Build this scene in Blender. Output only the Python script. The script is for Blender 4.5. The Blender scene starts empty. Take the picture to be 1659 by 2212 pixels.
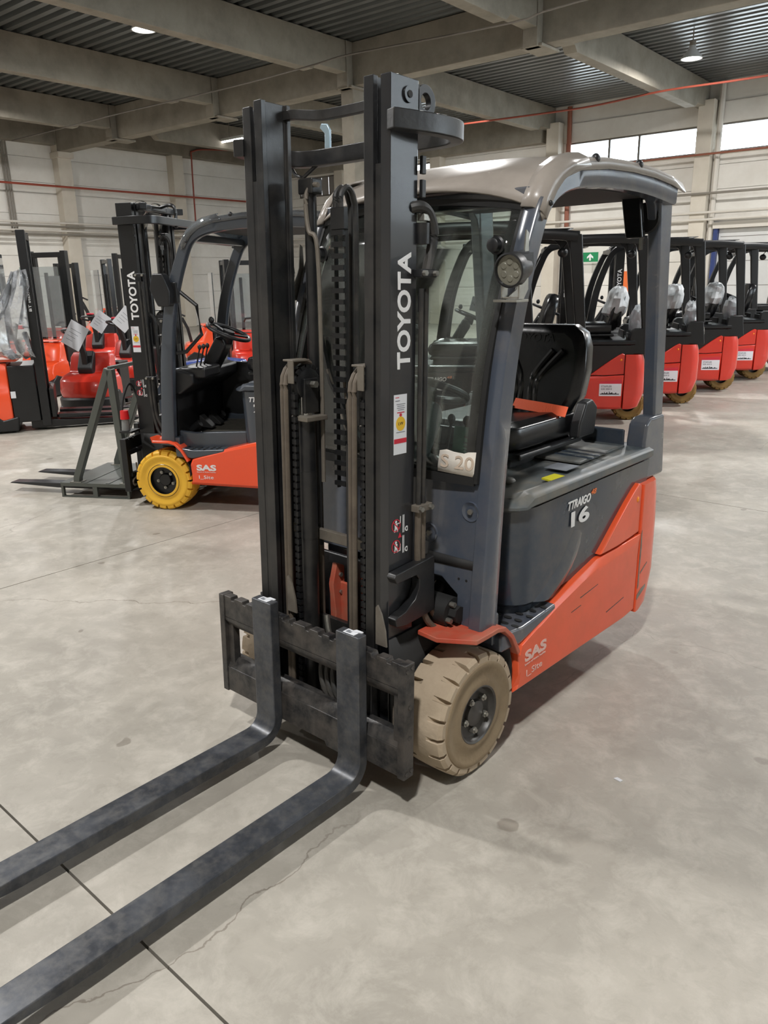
import bpy, bmesh, math, random
from mathutils import Matrix, Vector
random.seed(7)
R_ = math.radians
C = bpy.context.scene.collection
SC = bpy.context.scene

# ---------------------------------------------------------------- camera
def look_axes(yaw, pitch, roll):
    y, p, r = R_(yaw), R_(pitch), R_(roll)
    f = Vector((-math.sin(y)*math.cos(p), math.cos(y)*math.cos(p), -math.sin(p)))
    rt = Vector((math.cos(y), math.sin(y), 0)); up = rt.cross(f)
    return rt*math.cos(r)+up*math.sin(r), -rt*math.sin(r)+up*math.cos(r), f
CAM = bpy.data.cameras.new('camera'); camo = bpy.data.objects.new('camera', CAM); C.objects.link(camo)
rt, up, fw = look_axes(41.8327, 16.6753, -1.171)
camo.matrix_world = Matrix(((rt.x, up.x, -fw.x, 1.8928), (rt.y, up.y, -fw.y, -1.6594), (rt.z, up.z, -fw.z, 1.7012), (0, 0, 0, 1)))
CAM.sensor_fit = 'VERTICAL'; CAM.sensor_height = 36.0; CAM.lens = 36.0*1677.55/2212.0
CAM.clip_start = 0.05; CAM.clip_end = 200
SC.camera = camo
# ---------------------------------------------------------------- world, exposure
W = bpy.data.worlds.new('overcast_sky'); SC.world = W; W.use_nodes = True
bg = W.node_tree.nodes['Background']; bg.inputs[0].default_value = (0.86, 0.93, 1.0, 1); bg.inputs[1].default_value = 9.0
vs = SC.view_settings
vs.view_transform = 'Standard'; vs.look = 'None'; vs.exposure = 0.3; vs.gamma = 1.0; vs.use_curve_mapping = False
LAMP_POWER = 330.0
LAMP_COLOR = (1.0, 0.985, 0.965)
SC.cycles.use_denoising = True
SC.cycles.max_bounces = 6; SC.cycles.diffuse_bounces = 3; SC.cycles.glossy_bounces = 2; SC.cycles.transparent_max_bounces = 8
SC.cycles.caustics_reflective = False; SC.cycles.caustics_refractive = False
SC.cycles.use_adaptive_sampling = True; SC.cycles.adaptive_threshold = .06
SC.cycles.sample_clamp_indirect = 6.0

# ---------------------------------------------------------------- materials
MATS = {}
def srgb(r, g, b):
    f = lambda c: (c/255/12.92) if c/255 <= .04045 else ((c/255+.055)/1.055)**2.4
    return (f(r), f(g), f(b))
def M(name, col, rough=.5, metal=0., noise=None, dust=None, bump=None, coat=0., emit=None, alpha=None, spec=.5, rvar=0.):
    """noise=(scale,col2,amount)  dust=(scale,col,amount)  bump=(scale,strength)"""
    m = bpy.data.materials.new(name); m.use_nodes = True; MATS[name] = m
    nt = m.node_tree; N = nt.nodes; L = nt.links
    b = N['Principled BSDF']
    b.inputs['Base Color'].default_value = (*col, 1); b.inputs['Roughness'].default_value = rough
    b.inputs['Metallic'].default_value = metal; b.inputs['Specular IOR Level'].default_value = spec
    if coat: b.inputs['Coat Weight'].default_value = coat; b.inputs['Coat Roughness'].default_value = .08
    if emit: b.inputs['Emission Color'].default_value = (*emit[0], 1); b.inputs['Emission Strength'].default_value = emit[1]
    if alpha is not None: b.inputs['Alpha'].default_value = alpha
    tc = None
    def coords():
        nonlocal tc
        if tc is None: tc = N.new('ShaderNodeTexCoord')
        return tc.outputs['Object']
    last = None
    def mixin(scale, c2, amt, detail, lo, hi):
        nonlocal last
        n = N.new('ShaderNodeTexNoise'); n.inputs['Scale'].default_value = scale; n.inputs['Detail'].default_value = detail; n.inputs['Roughness'].default_value = .65
        L.new(coords(), n.inputs['Vector'])
        mr = N.new('ShaderNodeMapRange'); mr.inputs[1].default_value = lo; mr.inputs[2].default_value = hi; mr.inputs[3].default_value = 0; mr.inputs[4].default_value = amt
        L.new(n.outputs['Fac'], mr.inputs[0])
        mx = N.new('ShaderNodeMix'); mx.data_type = 'RGBA'
        L.new(mr.outputs[0], mx.inputs[0])
        if last is None: mx.inputs[6].default_value = (*col, 1)
        else: L.new(last, mx.inputs[6])
        mx.inputs[7].default_value = (*c2, 1); last = mx.outputs[2]
        return n, mr
    if noise: mixin(noise[0], noise[1], noise[2], 8, .35, .7)
    if dust:
        n, mr = mixin(dust[0], dust[1], dust[2], 10, .42, .72)
        rr = N.new('ShaderNodeMapRange'); rr.inputs[3].default_value = rough; rr.inputs[4].default_value = min(1, rough+.35)
        L.new(mr.outputs[0], rr.inputs[0]); L.new(rr.outputs[0], b.inputs['Roughness'])
    elif rvar:
        n = N.new('ShaderNodeTexNoise'); n.inputs['Scale'].default_value = 6; n.inputs['Detail'].default_value = 6
        L.new(coords(), n.inputs['Vector'])
        rr = N.new('ShaderNodeMapRange'); rr.inputs[1].default_value = .3; rr.inputs[2].default_value = .7; rr.inputs[3].default_value = max(.02, rough-rvar); rr.inputs[4].default_value = rough+rvar
        L.new(n.outputs['Fac'], rr.inputs[0]); L.new(rr.outputs[0], b.inputs['Roughness'])
    if last is not None: L.new(last, b.inputs['Base Color'])
    if bump:
        n = N.new('ShaderNodeTexNoise'); n.inputs['Scale'].default_value = bump[0]; n.inputs['Detail'].default_value = 5
        L.new(coords(), n.inputs['Vector'])
        bp = N.new('ShaderNodeBump'); bp.inputs['Strength'].default_value = bump[1]; bp.inputs['Distance'].default_value = .01
        L.new(n.outputs['Fac'], bp.inputs['Height']); L.new(bp.outputs[0], b.inputs['Normal'])
    return m
DUST = srgb(150, 135, 112)
M('mast_black', srgb(23, 24, 26), .34, .0, noise=(9, srgb(38, 38, 39), .8), dust=(4.5, srgb(74, 69, 62), .35), bump=(60, .06))
M('mast_clean', srgb(17, 18, 20), .32, .0, noise=(5, srgb(26, 27, 29), .6))
M('web_black', srgb(26, 28, 32), .22, .0, noise=(2.5, srgb(38, 39, 43), .6), dust=(6, srgb(70, 66, 60), .18), coat=.4)
M('fork_steel', srgb(46, 49, 55), .33, .3, noise=(7, srgb(92, 95, 101), .75), dust=(30, srgb(124, 120, 112), .3), rvar=.1)
M('fork_clean', srgb(40, 41, 43), .45, .1)
M('carriage_worn', srgb(28, 29, 32), .36, .2, noise=(14, srgb(112, 109, 105), .6), dust=(7, srgb(76, 64, 54), .5), bump=(50, .15))
M('worn_edge', srgb(150, 146, 138), .4, .6, noise=(20, srgb(90, 84, 76), .8))
M('body_grey', srgb(70, 77, 90), .22, .0, noise=(2.5, srgb(76, 82, 90), .5), dust=(4, DUST, .22), coat=.4)
M('hood_grey', srgb(46, 56, 69), .2, .0, noise=(2, srgb(62, 70, 78), .5), dust=(3, DUST, .2), coat=.4)
M('hood_dusty', srgb(72, 82, 88), .4, .0, noise=(3, srgb(104, 106, 102), .8), dust=(7, DUST, .4))
M('body_grey_clean', srgb(62, 68, 76), .28, coat=.4)
M('orange', srgb(240, 92, 48), .32, .0, noise=(2.2, srgb(226, 84, 48), .7), dust=(6, srgb(196, 104, 74), .35), coat=.25)
M('orange_clean', srgb(238, 82, 42), .26, coat=.5)
M('red_and_shaded_orange', srgb(204, 50, 34), .28, noise=(1.5, srgb(184, 42, 30), .6), coat=.5)  # real red, and row trucks' orange reddened to carry shade
M('red_dusty', srgb(200, 80, 56), .5, noise=(4, srgb(166, 72, 54), .7), dust=(6, DUST, .55))
M('roof_cover', srgb(132, 125, 117), .28, .0, noise=(2.2, srgb(158, 150, 142), .8), dust=(4, srgb(176, 166, 156), .4), coat=.25)
M('black_plastic', srgb(22, 23, 25), .4, noise=(6, srgb(36, 36, 37), .6), bump=(300, .05))
M('black_gloss', srgb(20, 21, 23), .15, coat=.6)
M('seat_black', srgb(17, 18, 20), .26, noise=(12, srgb(36, 36, 38), .5), bump=(40, .04))
M('rubber', srgb(28, 28, 28), .7)
M('hose_dusty', srgb(98, 88, 76), .7, noise=(14, srgb(72, 64, 56), .8))
M('hose_black', srgb(36, 36, 36), .5, dust=(12, srgb(90, 84, 74), .4))
M('chrome', srgb(190, 190, 188), .22, 1.0)
M('zinc', srgb(170, 168, 160), .38, .8, noise=(20, srgb(120, 116, 108), .6))
M('steel_dusty', srgb(120, 114, 104), .55, .2, noise=(10, srgb(92, 84, 76), .8))
M('tyre_dusty', srgb(180, 163, 140), .85, noise=(5, srgb(152, 135, 113), .8), dust=(3, srgb(188, 172, 150), .6), bump=(40, .25))
M('tyre_side', srgb(136, 118, 92), .8, noise=(6, srgb(110, 94, 74), .8), dust=(4, srgb(164, 147, 120), .5), bump=(60, .15))
M('tyre_yellow', srgb(232, 182, 54), .55, noise=(5, srgb(214, 160, 44), .7), bump=(40, .08))
M('tyre_yellow_dark', srgb(140, 110, 52), .7, noise=(5, srgb(110, 88, 48), .7))
M('rim_dusty', srgb(46, 46, 46), .4, noise=(6, srgb(86, 80, 72), .7))
M('rim_black', srgb(20, 20, 21), .3)
M('white_print', srgb(226, 226, 226), .5)
M('white_print_worn', srgb(222, 214, 208), .6, noise=(40, srgb(226, 120, 88), .9))
M('orange_print', srgb(232, 120, 60), .5)
M('paper', srgb(216, 218, 222), .7)
M('zinc_sky_tint', srgb(176, 200, 214), .3, .7)  # pale blue of reflected sky put into the base colour
M('paper_dirty', srgb(226, 220, 210), .8, noise=(12, srgb(196, 186, 172), .7))
M('paper_green', srgb(176, 208, 196), .7)
M('print_faint', srgb(196, 178, 160), .8)
M('print_grey', srgb(120, 124, 130), .7)
M('print_red', srgb(196, 36, 56), .5)
M('print_yellow', srgb(220, 178, 40), .5)
M('print_black', srgb(40, 40, 44), .6)
M('label_yellow', srgb(206, 198, 40), .5)
M('belt_orange', srgb(244, 98, 50), .6, bump=(200, .2))
M('buckle_red', srgb(200, 50, 50), .4)
M('lens_led', srgb(120, 118, 106), .15, noise=(30, srgb(110, 108, 98), .8))
M('amber', srgb(240, 140, 20), .25, coat=.5)
M('floor_mat', srgb(58, 56, 50), .9, noise=(20, srgb(84, 78, 66), .7))
M('dash_grey', srgb(72, 78, 80), .5, noise=(4, srgb(98, 98, 94), .6))
M('blue_lid', srgb(38, 66, 150), .25, coat=.4)
M('blue_dark', srgb(34, 44, 58), .35)
M('frame_grey', srgb(84, 88, 84), .4, .3, noise=(8, srgb(92, 94, 88), .6))
M('plug_red', srgb(206, 30, 34), .35)
M('plug_grey', srgb(120, 122, 120), .5)
M('green_sign', srgb(20, 130, 80), .4)
def glassy(name, tint, refl, rough=.02, haze=None):
    m = bpy.data.materials.new(name); m.use_nodes = True; MATS[name] = m
    nt = m.node_tree; N = nt.nodes; L = nt.links; N.remove(N['Principled BSDF'])
    out = N['Material Output']
    tr = N.new('ShaderNodeBsdfTransparent'); tr.inputs[0].default_value = (*tint, 1)
    gl = N.new('ShaderNodeBsdfGlossy'); gl.inputs['Roughness'].default_value = rough; gl.inputs['Color'].default_value = (1, 1, 1, 1)
    fr = N.new('ShaderNodeFresnel'); fr.inputs['IOR'].default_value = 1.5
    mr = N.new('ShaderNodeMath'); mr.operation = 'MULTIPLY'; mr.inputs[1].default_value = refl
    L.new(fr.outputs[0], mr.inputs[0])
    mx = N.new('ShaderNodeMixShader'); L.new(mr.outputs[0], mx.inputs[0]); L.new(tr.outputs[0], mx.inputs[1]); L.new(gl.outputs[0], mx.inputs[2])
    last = mx.outputs[0]
    if haze:   # dust film: (colour, lo, hi, scale)
        df = N.new('ShaderNodeBsdfDiffuse'); df.inputs[0].default_value = (*haze[0], 1)
        tc = N.new('ShaderNodeTexCoord'); nz = N.new('ShaderNodeTexNoise'); nz.inputs['Scale'].default_value = haze[3]; nz.inputs['Detail'].default_value = 8
        L.new(tc.outputs['Object'], nz.inputs['Vector'])
        m2 = N.new('ShaderNodeMapRange'); m2.inputs[1].default_value = .35; m2.inputs[2].default_value = .75; m2.inputs[3].default_value = haze[1]; m2.inputs[4].default_value = haze[2]
        L.new(nz.outputs['Fac'], m2.inputs[0])
        mz = N.new('ShaderNodeMixShader'); L.new(m2.outputs[0], mz.inputs[0]); L.new(last, mz.inputs[1]); L.new(df.outputs[0], mz.inputs[2]); last = mz.outputs[0]
    L.new(last, out.inputs[0])
    return m
glassy('windscreen', (.80, .88, .85), 1.3, .03, haze=((.36, .36, .34), .02, .16, 3))
glassy('window_glass', (.95, .97, .97), .8)
glassy('plastic_film', (.90, .92, .94), 2.4, .14, haze=((.75, .77, .8), .06, .42, 9))
glassy('bag_film', (.90, .92, .94), 2.0, .2, haze=((.86, .88, .9), .35, .85, 7))
glassy('clear_shield', (.80, .84, .85), 1.5, .05, haze=((.6, .62, .64), .06, .16, 3))

# ---------------------------------------------------------------- mesh helpers
class MB:
    def __init__(s): s.v = []; s.f = []; s.mi = []; s.cur = 0
    def add(s, vs, fs):
        n = len(s.v); s.v += [tuple(p) for p in vs]
        for f in fs: s.f.append([i+n for i in f]); s.mi.append(s.cur)
        return s
    def box(s, x0, x1, y0, y1, z0, z1):
        v = [(x, y, z) for z in (z0, z1) for y in (y0, y1) for x in (x0, x1)]
        return s.add(v, [(0, 2, 3, 1), (4, 5, 7, 6), (0, 1, 5, 4), (2, 6, 7, 3), (0, 4, 6, 2), (1, 3, 7, 5)])
    def prism(s, poly, axis, a, b):
        area = sum(poly[i][0]*poly[(i+1) % len(poly)][1]-poly[(i+1) % len(poly)][0]*poly[i][1] for i in range(len(poly)))
        if (area > 0) == (axis == 'y'): poly = poly[::-1]
        mk = {'x': lambda p, t: (t, p[0], p[1]), 'y': lambda p, t: (p[0], t, p[1]), 'z': lambda p, t: (p[0], p[1], t)}[axis]
        if a > b: a, b = b, a
        n = len(poly); v = [mk(p, a) for p in poly]+[mk(p, b) for p in poly]
        fs = [list(range(n))[::-1], list(range(n, 2*n))]+[(i, (i+1) % n, n+(i+1) % n, n+i) for i in range(n)]
        return s.add(v, fs)
    def ring(s, outer, inner, axis, a, b):
        """plate with a hole; outer and inner lists of the same length"""
        mk = {'x': lambda p, t: (t, p[0], p[1]), 'y': lambda p, t: (p[0], t, p[1]), 'z': lambda p, t: (p[0], p[1], t)}[axis]
        n = len(outer); v = [mk(p, t) for t in (a, b) for p in outer]+[mk(p, t) for t in (a, b) for p in inner]
        fs = []
        for i in range(n):
            j = (i+1) % n
            fs += [(i, j, 2*n+j, 2*n+i), (n+i, 3*n+i, 3*n+j, n+j), (i, n+i, n+j, j), (2*n+i, 2*n+j, 3*n+j, 3*n+i)]
        return s.add(v, fs)
    def sweep(s, pts, prof, ref=(0, 0, 1), closed=False, scale=None):
        """prof: list of (a,b) in the (side, up) frame; ref: up hint"""
        P = [Vector(p) for p in pts]; n = len(P); k = len(prof); ref = Vector(ref); vs = []
        for i, p in enumerate(P):
            if closed: t = P[(i+1) % n]-P[i-1]
            else: t = P[min(i+1, n-1)]-P[max(i-1, 0)]
            t.normalize()
            if not closed and 0 < i < n-1:
                t = ((P[i+1]-p).normalized()+(p-P[i-1]).normalized()).normalized()
            sd = t.cross(ref)
            if sd.length < 1e-4: sd = t.cross(Vector((1, 0, 0)) if abs(t.x) < .9 else Vector((0, 1, 0)))
            sd.normalize(); u = sd.cross(t).normalized()
            m = scale[i] if scale else 1.
            for a, b in prof: vs.append(p+sd*a*m+u*b*m)
        fs = []
        for i in range(n if closed else n-1):
            j = (i+1) % n
            for q in range(k):
                r = (q+1) % k; fs.append((i*k+q, i*k+r, j*k+r, j*k+q))
        if not closed: fs += [list(range(k))[::-1], list(range((n-1)*k, n*k))]
        return s.add(vs, fs)
    def tube(s, pts, r, n=8, closed=False, scale=None, ref=(.03, .02, 1)):
        return s.sweep(pts, [(r*math.cos(2*math.pi*i/n), r*math.sin(2*math.pi*i/n)) for i in range(n)], ref, closed, scale)
    def bar(s, pts, w, h, ref=(0, 0, 1), closed=False):
        return s.sweep(pts, [(-w/2, -h/2), (w/2, -h/2), (w/2, h/2), (-w/2, h/2)], ref, closed)
    def cyl(s, p0, p1, r, n=16, r1=None):
        return s.tube([p0, p1], r, n, scale=[1, (r1/r if r1 is not None else 1)])
    def lathe(s, prof, c, axis, n=32):
        """prof (r,h) along axis from centre c"""
        c = Vector(c); ax = {'x': (Vector((1, 0, 0)), Vector((0, 1, 0)), Vector((0, 0, 1))), 'y': (Vector((0, 1, 0)), Vector((0, 0, 1)), Vector((1, 0, 0))), 'z': (Vector((0, 0, 1)), Vector((1, 0, 0)), Vector((0, 1, 0)))}[axis]
        k = len(prof); vs = []
        for i in range(n):
            a = 2*math.pi*i/n; d = ax[1]*math.cos(a)+ax[2]*math.sin(a)
            for r, h in prof: vs.append(c+d*r+ax[0]*h)
        fs = [(i*k+q, ((i+1) % n)*k+q, ((i+1) % n)*k+q+1, i*k+q+1) for i in range(n) for q in range(k-1)]
        return s.add(vs, fs)
    def grid(s, rows, closed=False):
        k = len(rows[0]); fs = []
        for i in range(len(rows)-1):
            for q in range(k if closed else k-1):
                r = (q+1) % k; fs.append((i*k+q, i*k+r, (i+1)*k+r, (i+1)*k+q))
        return s.add([p for r in rows for p in r], fs)
    def sphere(s, c, rx, ry, rz, n=16, m=10, zmin=-1):
        rows = []
        for i in range(m+1):
            t = math.pi*i/m-math.pi/2; z = max(zmin, math.sin(t)); rr = math.cos(t)
            rows.append([(c[0]+rx*rr*math.cos(2*math.pi*j/n), c[1]+ry*rr*math.sin(2*math.pi*j/n), c[2]+rz*z) for j in range(n)])
        return s.grid(rows, True)
    def mesh(s, name, mats, mx=None, angle=35, recalc=True):
        me = bpy.data.meshes.new(name); v = s.v
        if mx is not None: v = [tuple(mx @ Vector(p)) for p in v]
        me.from_pydata(v, [], s.f); me.validate()
        for m in (mats if isinstance(mats, (list, tuple)) else [mats]): me.materials.append(MATS[m] if isinstance(m, str) else m)
        if any(s.mi) and len(me.polygons) == len(s.mi):
            for p, i in zip(me.polygons, s.mi): p.material_index = i
        if recalc:
            bm = bmesh.new(); bm.from_mesh(me); bmesh.ops.recalc_face_normals(bm, faces=bm.faces); bm.to_mesh(me); bm.free()
        me.polygons.foreach_set('use_smooth', [True]*len(me.polygons))
        me.set_sharp_from_angle(angle=R_(angle))
        return me
    def build(s, name, mats, parent=None, bevel=0, mx=None, angle=35, seg=2, solid=0, sub=0, recalc=True):
        return put(name, s.mesh(name, mats, mx, angle, recalc), parent, bevel, seg, solid, sub)
def put(name, me, parent=None, bevel=0, seg=2, solid=0, sub=0):
    o = bpy.data.objects.new(name, me); C.objects.link(o)
    if parent is not None: o.parent = parent
    if solid:
        md = o.modifiers.new('solid', 'SOLIDIFY'); md.thickness = solid; md.offset = 0
    if bevel:
        md = o.modifiers.new('bevel', 'BEVEL'); md.width = bevel; md.segments = seg; md.limit_method = 'ANGLE'; md.angle_limit = R_(40); md.harden_normals = True
    if sub:
        md = o.modifiers.new('sub', 'SUBSURF'); md.levels = sub; md.render_levels = sub
    return o
def rect(x0, x1, y0, y1): return [(x0, y0), (x1, y0), (x1, y1), (x0, y1)]
def circ(cx, cy, r, n=24, a0=0): return [(cx+r*math.cos(a0+2*math.pi*i/n), cy+r*math.sin(a0+2*math.pi*i/n)) for i in range(n)]
def arc(cx, cy, r, a0, a1, n=8): return [(cx+r*math.cos(R_(a0+(a1-a0)*i/n)), cy+r*math.sin(R_(a0+(a1-a0)*i/n))) for i in range(n+1)]
def smooth(pts, n=6, closed=False):
    """Catmull-Rom through 3D points"""
    P = [Vector(p) for p in pts]; out = []
    for i in range(len(P)-1):
        a, b, c, d = P[max(i-1, 0)], P[i], P[i+1], P[min(i+2, len(P)-1)]
        for k in range(n):
            t = k/n
            out.append(.5*((2*b)+(c-a)*t+(2*a-5*b+4*c-d)*t*t+(3*b-a-3*c+d)*t**3))
    out.append(P[-1]); return out
def empty(name, loc=(0, 0, 0), rz=0, sc=1.0):
    o = bpy.data.objects.new(name, None); C.objects.link(o); o.location = loc; o.rotation_euler = (0, 0, rz); o.scale = (sc, sc, sc); o.empty_display_size = .2
    return o
def tag(o, label=None, cat=None, group=None, kind=None):
    if label: o['label'] = label
    if cat: o['category'] = cat
    if group: o['group'] = group
    if kind: o['kind'] = kind
    return o
def copy_tree(o, parent=None):
    c = o.copy(); C.objects.link(c); c.parent = parent
    for ch in list(o.children): copy_tree(ch, c)
    return c
TXT = {}
def text_mesh(s, size, mat, bold=.0, sx=1.0, thick=.0008, space=1.0, shear=0.):
    key = (s, size, mat, bold, sx, space, shear)
    if key in TXT: return TXT[key]
    cu = bpy.data.curves.new('lettering', 'FONT'); cu.body = s; cu.size = size; cu.offset = bold*size; cu.extrude = thick; cu.space_character = space; cu.shear = shear
    cu.align_x = 'LEFT'; cu.align_y = 'BOTTOM_BASELINE'; cu.resolution_u = 4
    ob = bpy.data.objects.new('lettering', cu); C.objects.link(ob)
    dg = bpy.context.evaluated_depsgraph_get(); dg.update()
    me = bpy.data.meshes.new_from_object(ob.evaluated_get(dg)); bpy.data.objects.remove(ob); bpy.data.curves.remove(cu)
    me.materials.clear(); me.materials.append(MATS[mat])
    if sx != 1: me.transform(Matrix.Diagonal((sx, 1, 1, 1)))
    TXT[key] = me; return me
def frame(o, right, upv):
    r = Vector(right).normalized(); u = Vector(upv); n = r.cross(u).normalized(); u = n.cross(r)
    return Matrix(((r.x, u.x, n.x, o[0]), (r.y, u.y, n.y, o[1]), (r.z, u.z, n.z, o[2]), (0, 0, 0, 1)))
def text(s, size, mat, o, right, upv, parent, name='lettering', **k):
    ob = put(name, text_mesh(s, size, mat, **k), parent); ob.matrix_local = frame(o, right, upv); return ob
def text_fit(s, length, height, mat, o, right, upv, parent, name='lettering', bold=.02, pre=None, **k):
    """lettering scaled to a given length and cap height, o = lower left corner"""
    me = text_mesh(s, 1.0, mat, bold=bold, thick=.004, **k)
    xs = [v.co.x for v in me.vertices]; ys = [v.co.y for v in me.vertices]
    sx = length/(max(xs)-min(xs)); sy = height/(max(ys)-min(ys))
    ob = put(name, me, parent)
    mm = frame(o, right, upv) @ Matrix.Diagonal((sx, sy, .2, 1)) @ Matrix.Translation((-min(xs), -min(ys), 0))
    ob.matrix_local = pre @ mm if pre is not None else mm
    return ob
# ================================================================ hall (own axes u, v turned 2.45 deg against the trucks)
HR = R_(2.45)
def hall(o):
    o.rotation_euler = (0, 0, HR); return o
def struct(o, label=None, cat=None):
    o['kind'] = 'structure'
    if label: o['label'] = label
    if cat: o['category'] = cat
    return o
def concrete_floor():
    m = bpy.data.materials.new('concrete_floor'); m.use_nodes = True; MATS['concrete_floor'] = m
    nt = m.node_tree; N = nt.nodes; L = nt.links; b = N['Principled BSDF']
    tc = N.new('ShaderNodeTexCoord')
    def noise(scale, detail, rough=.6, dist=0.):
        n = N.new('ShaderNodeTexNoise'); n.inputs['Scale'].default_value = scale; n.inputs['Detail'].default_value = detail; n.inputs['Roughness'].default_value = rough; n.inputs['Distortion'].default_value = dist
        L.new(tc.outputs['Object'], n.inputs['Vector']); return n.outputs['Fac']
    def rng(v, a, b_, c, d):
        r = N.new('ShaderNodeMapRange'); r.inputs[1].default_value = a; r.inputs[2].default_value = b_; r.inputs[3].default_value = c; r.inputs[4].default_value = d; L.new(v, r.inputs[0]); return r.outputs[0]
    def mix(f, a, b_):
        x = N.new('ShaderNodeMix'); x.data_type = 'RGBA'; L.new(f, x.inputs[0])
        for s, v in ((6, a), (7, b_)):
            if isinstance(v, tuple): x.inputs[s].default_value = (*v, 1)
            else: L.new(v, x.inputs[s])
        return x.outputs[2]
    c = mix(rng(noise(1.1, 10, .62, .6), .3, .7, 0, 1), srgb(150, 145, 135), srgb(180, 174, 163))
    c = mix(rng(noise(7, 12, .72, .4), .47, .70, 0, .48), c, srgb(206, 200, 189))
    c = mix(rng(noise(.45, 6, .6, 1.2), .55, .72, 0, .45), c, srgb(136, 130, 121))
    c = mix(rng(noise(16, 10, .7, .8), .5, .74, 0, .28), c, srgb(132, 126, 114))
    # oily drops: sparse voronoi cells
    vo = N.new('ShaderNodeTexVoronoi'); vo.inputs['Scale'].default_value = 3.6; vo.inputs['Randomness'].default_value = 1
    wv = N.new('ShaderNodeTexNoise'); wv.inputs['Scale'].default_value = 9; wv.inputs['Detail'].default_value = 3; L.new(tc.outputs['Object'], wv.inputs['Vector'])
    ad = N.new('ShaderNodeVectorMath'); ad.operation = 'MULTIPLY_ADD'; ad.inputs[1].default_value = (.09, .09, 0); L.new(wv.outputs['Color'], ad.inputs[0]); L.new(tc.outputs['Object'], ad.inputs[2])
    L.new(ad.outputs[0], vo.inputs['Vector'])
    sp = N.new('ShaderNodeSeparateColor'); L.new(vo.outputs['Color'], sp.inputs[0])
    mul = N.new('ShaderNodeMath'); mul.operation = 'MULTIPLY'
    df = N.new('ShaderNodeMath'); df.operation = 'SUBTRACT'; L.new(vo.outputs['Distance'], df.inputs[0]); L.new(rng(sp.outputs[1], 0, 1, 0, .09), df.inputs[1])
    L.new(rng(df.outputs[0], .03, .05, 1, 0), mul.inputs[0]); L.new(rng(sp.outputs[0], .4, .9, 0, .6), mul.inputs[1])
    c = mix(mul.outputs[0], c, srgb(116, 108, 97))
    # hair cracks
    v2 = N.new('ShaderNodeTexVoronoi'); v2.feature = 'DISTANCE_TO_EDGE'; v2.inputs['Scale'].default_value = .34
    a2 = N.new('ShaderNodeVectorMath'); a2.operation = 'MULTIPLY_ADD'; a2.inputs[1].default_value = (.5, .5, 0)
    w2 = N.new('ShaderNodeTexNoise'); w2.inputs['Scale'].default_value = 2.2; w2.inputs['Detail'].default_value = 8; L.new(tc.outputs['Object'], w2.inputs['Vector'])
    L.new(w2.outputs['Color'], a2.inputs[0]); L.new(tc.outputs['Object'], a2.inputs[2]); L.new(a2.outputs[0], v2.inputs['Vector'])
    m3 = N.new('ShaderNodeMath'); m3.operation = 'MULTIPLY'
    L.new(rng(v2.outputs['Distance'], .0006, .0014, 1, 0), m3.inputs[0]); L.new(rng(noise(.5, 2), .45, .6, 0, .6), m3.inputs[1])
    c = mix(m3.outputs[0], c, srgb(110, 100, 88))
    L.new(c, b.inputs['Base Color'])
    L.new(rng(noise(2.4, 8, .6), .3, .7, .38, .62), b.inputs['Roughness'])
    bp = N.new('ShaderNodeBump'); bp.inputs['Strength'].default_value = .12; bp.inputs['Distance'].default_value = .004
    L.new(noise(45, 6), bp.inputs['Height']); L.new(bp.outputs[0], b.inputs['Normal'])
concrete_floor()
M('joint_dark', srgb(86, 78, 68), .9)
M('wall_concrete', srgb(230, 227, 220), .75, noise=(.6, srgb(216, 211, 202), .8), dust=(1.6, srgb(198, 191, 180), .35), bump=(30, .05))
M('column_concrete', srgb(208, 200, 186), .75, noise=(1.2, srgb(190, 181, 166), .8))
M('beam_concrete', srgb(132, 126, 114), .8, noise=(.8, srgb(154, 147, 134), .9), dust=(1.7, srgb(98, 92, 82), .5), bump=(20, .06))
M('deck_steel', srgb(112, 115, 114), .3, .45, noise=(.5, srgb(94, 97, 96), .8))
M('pipe_red', srgb(146, 66, 50), .5, noise=(3, srgb(150, 74, 56), .7))
M('pipe_brown', srgb(140, 84, 64), .6)
M('conduit', srgb(206, 200, 190), .5)
M('conduit_dark', srgb(128, 122, 112), .5)
M('frame_dark', srgb(104, 98, 90), .5)
M('blind_grey', srgb(150, 146, 142), .6)
M('door_blue', srgb(40, 56, 108), .4)
M('door_grey', srgb(206, 206, 204), .5, noise=(2, srgb(192, 192, 190), .6))
M('lamp_shade', srgb(206, 208, 206), .4)
M('lamp_glow', (1, 1, 1), .5, emit=((1, .98, .95), 9.0))
M('poster_orange', srgb(224, 110, 50), .6)

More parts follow.
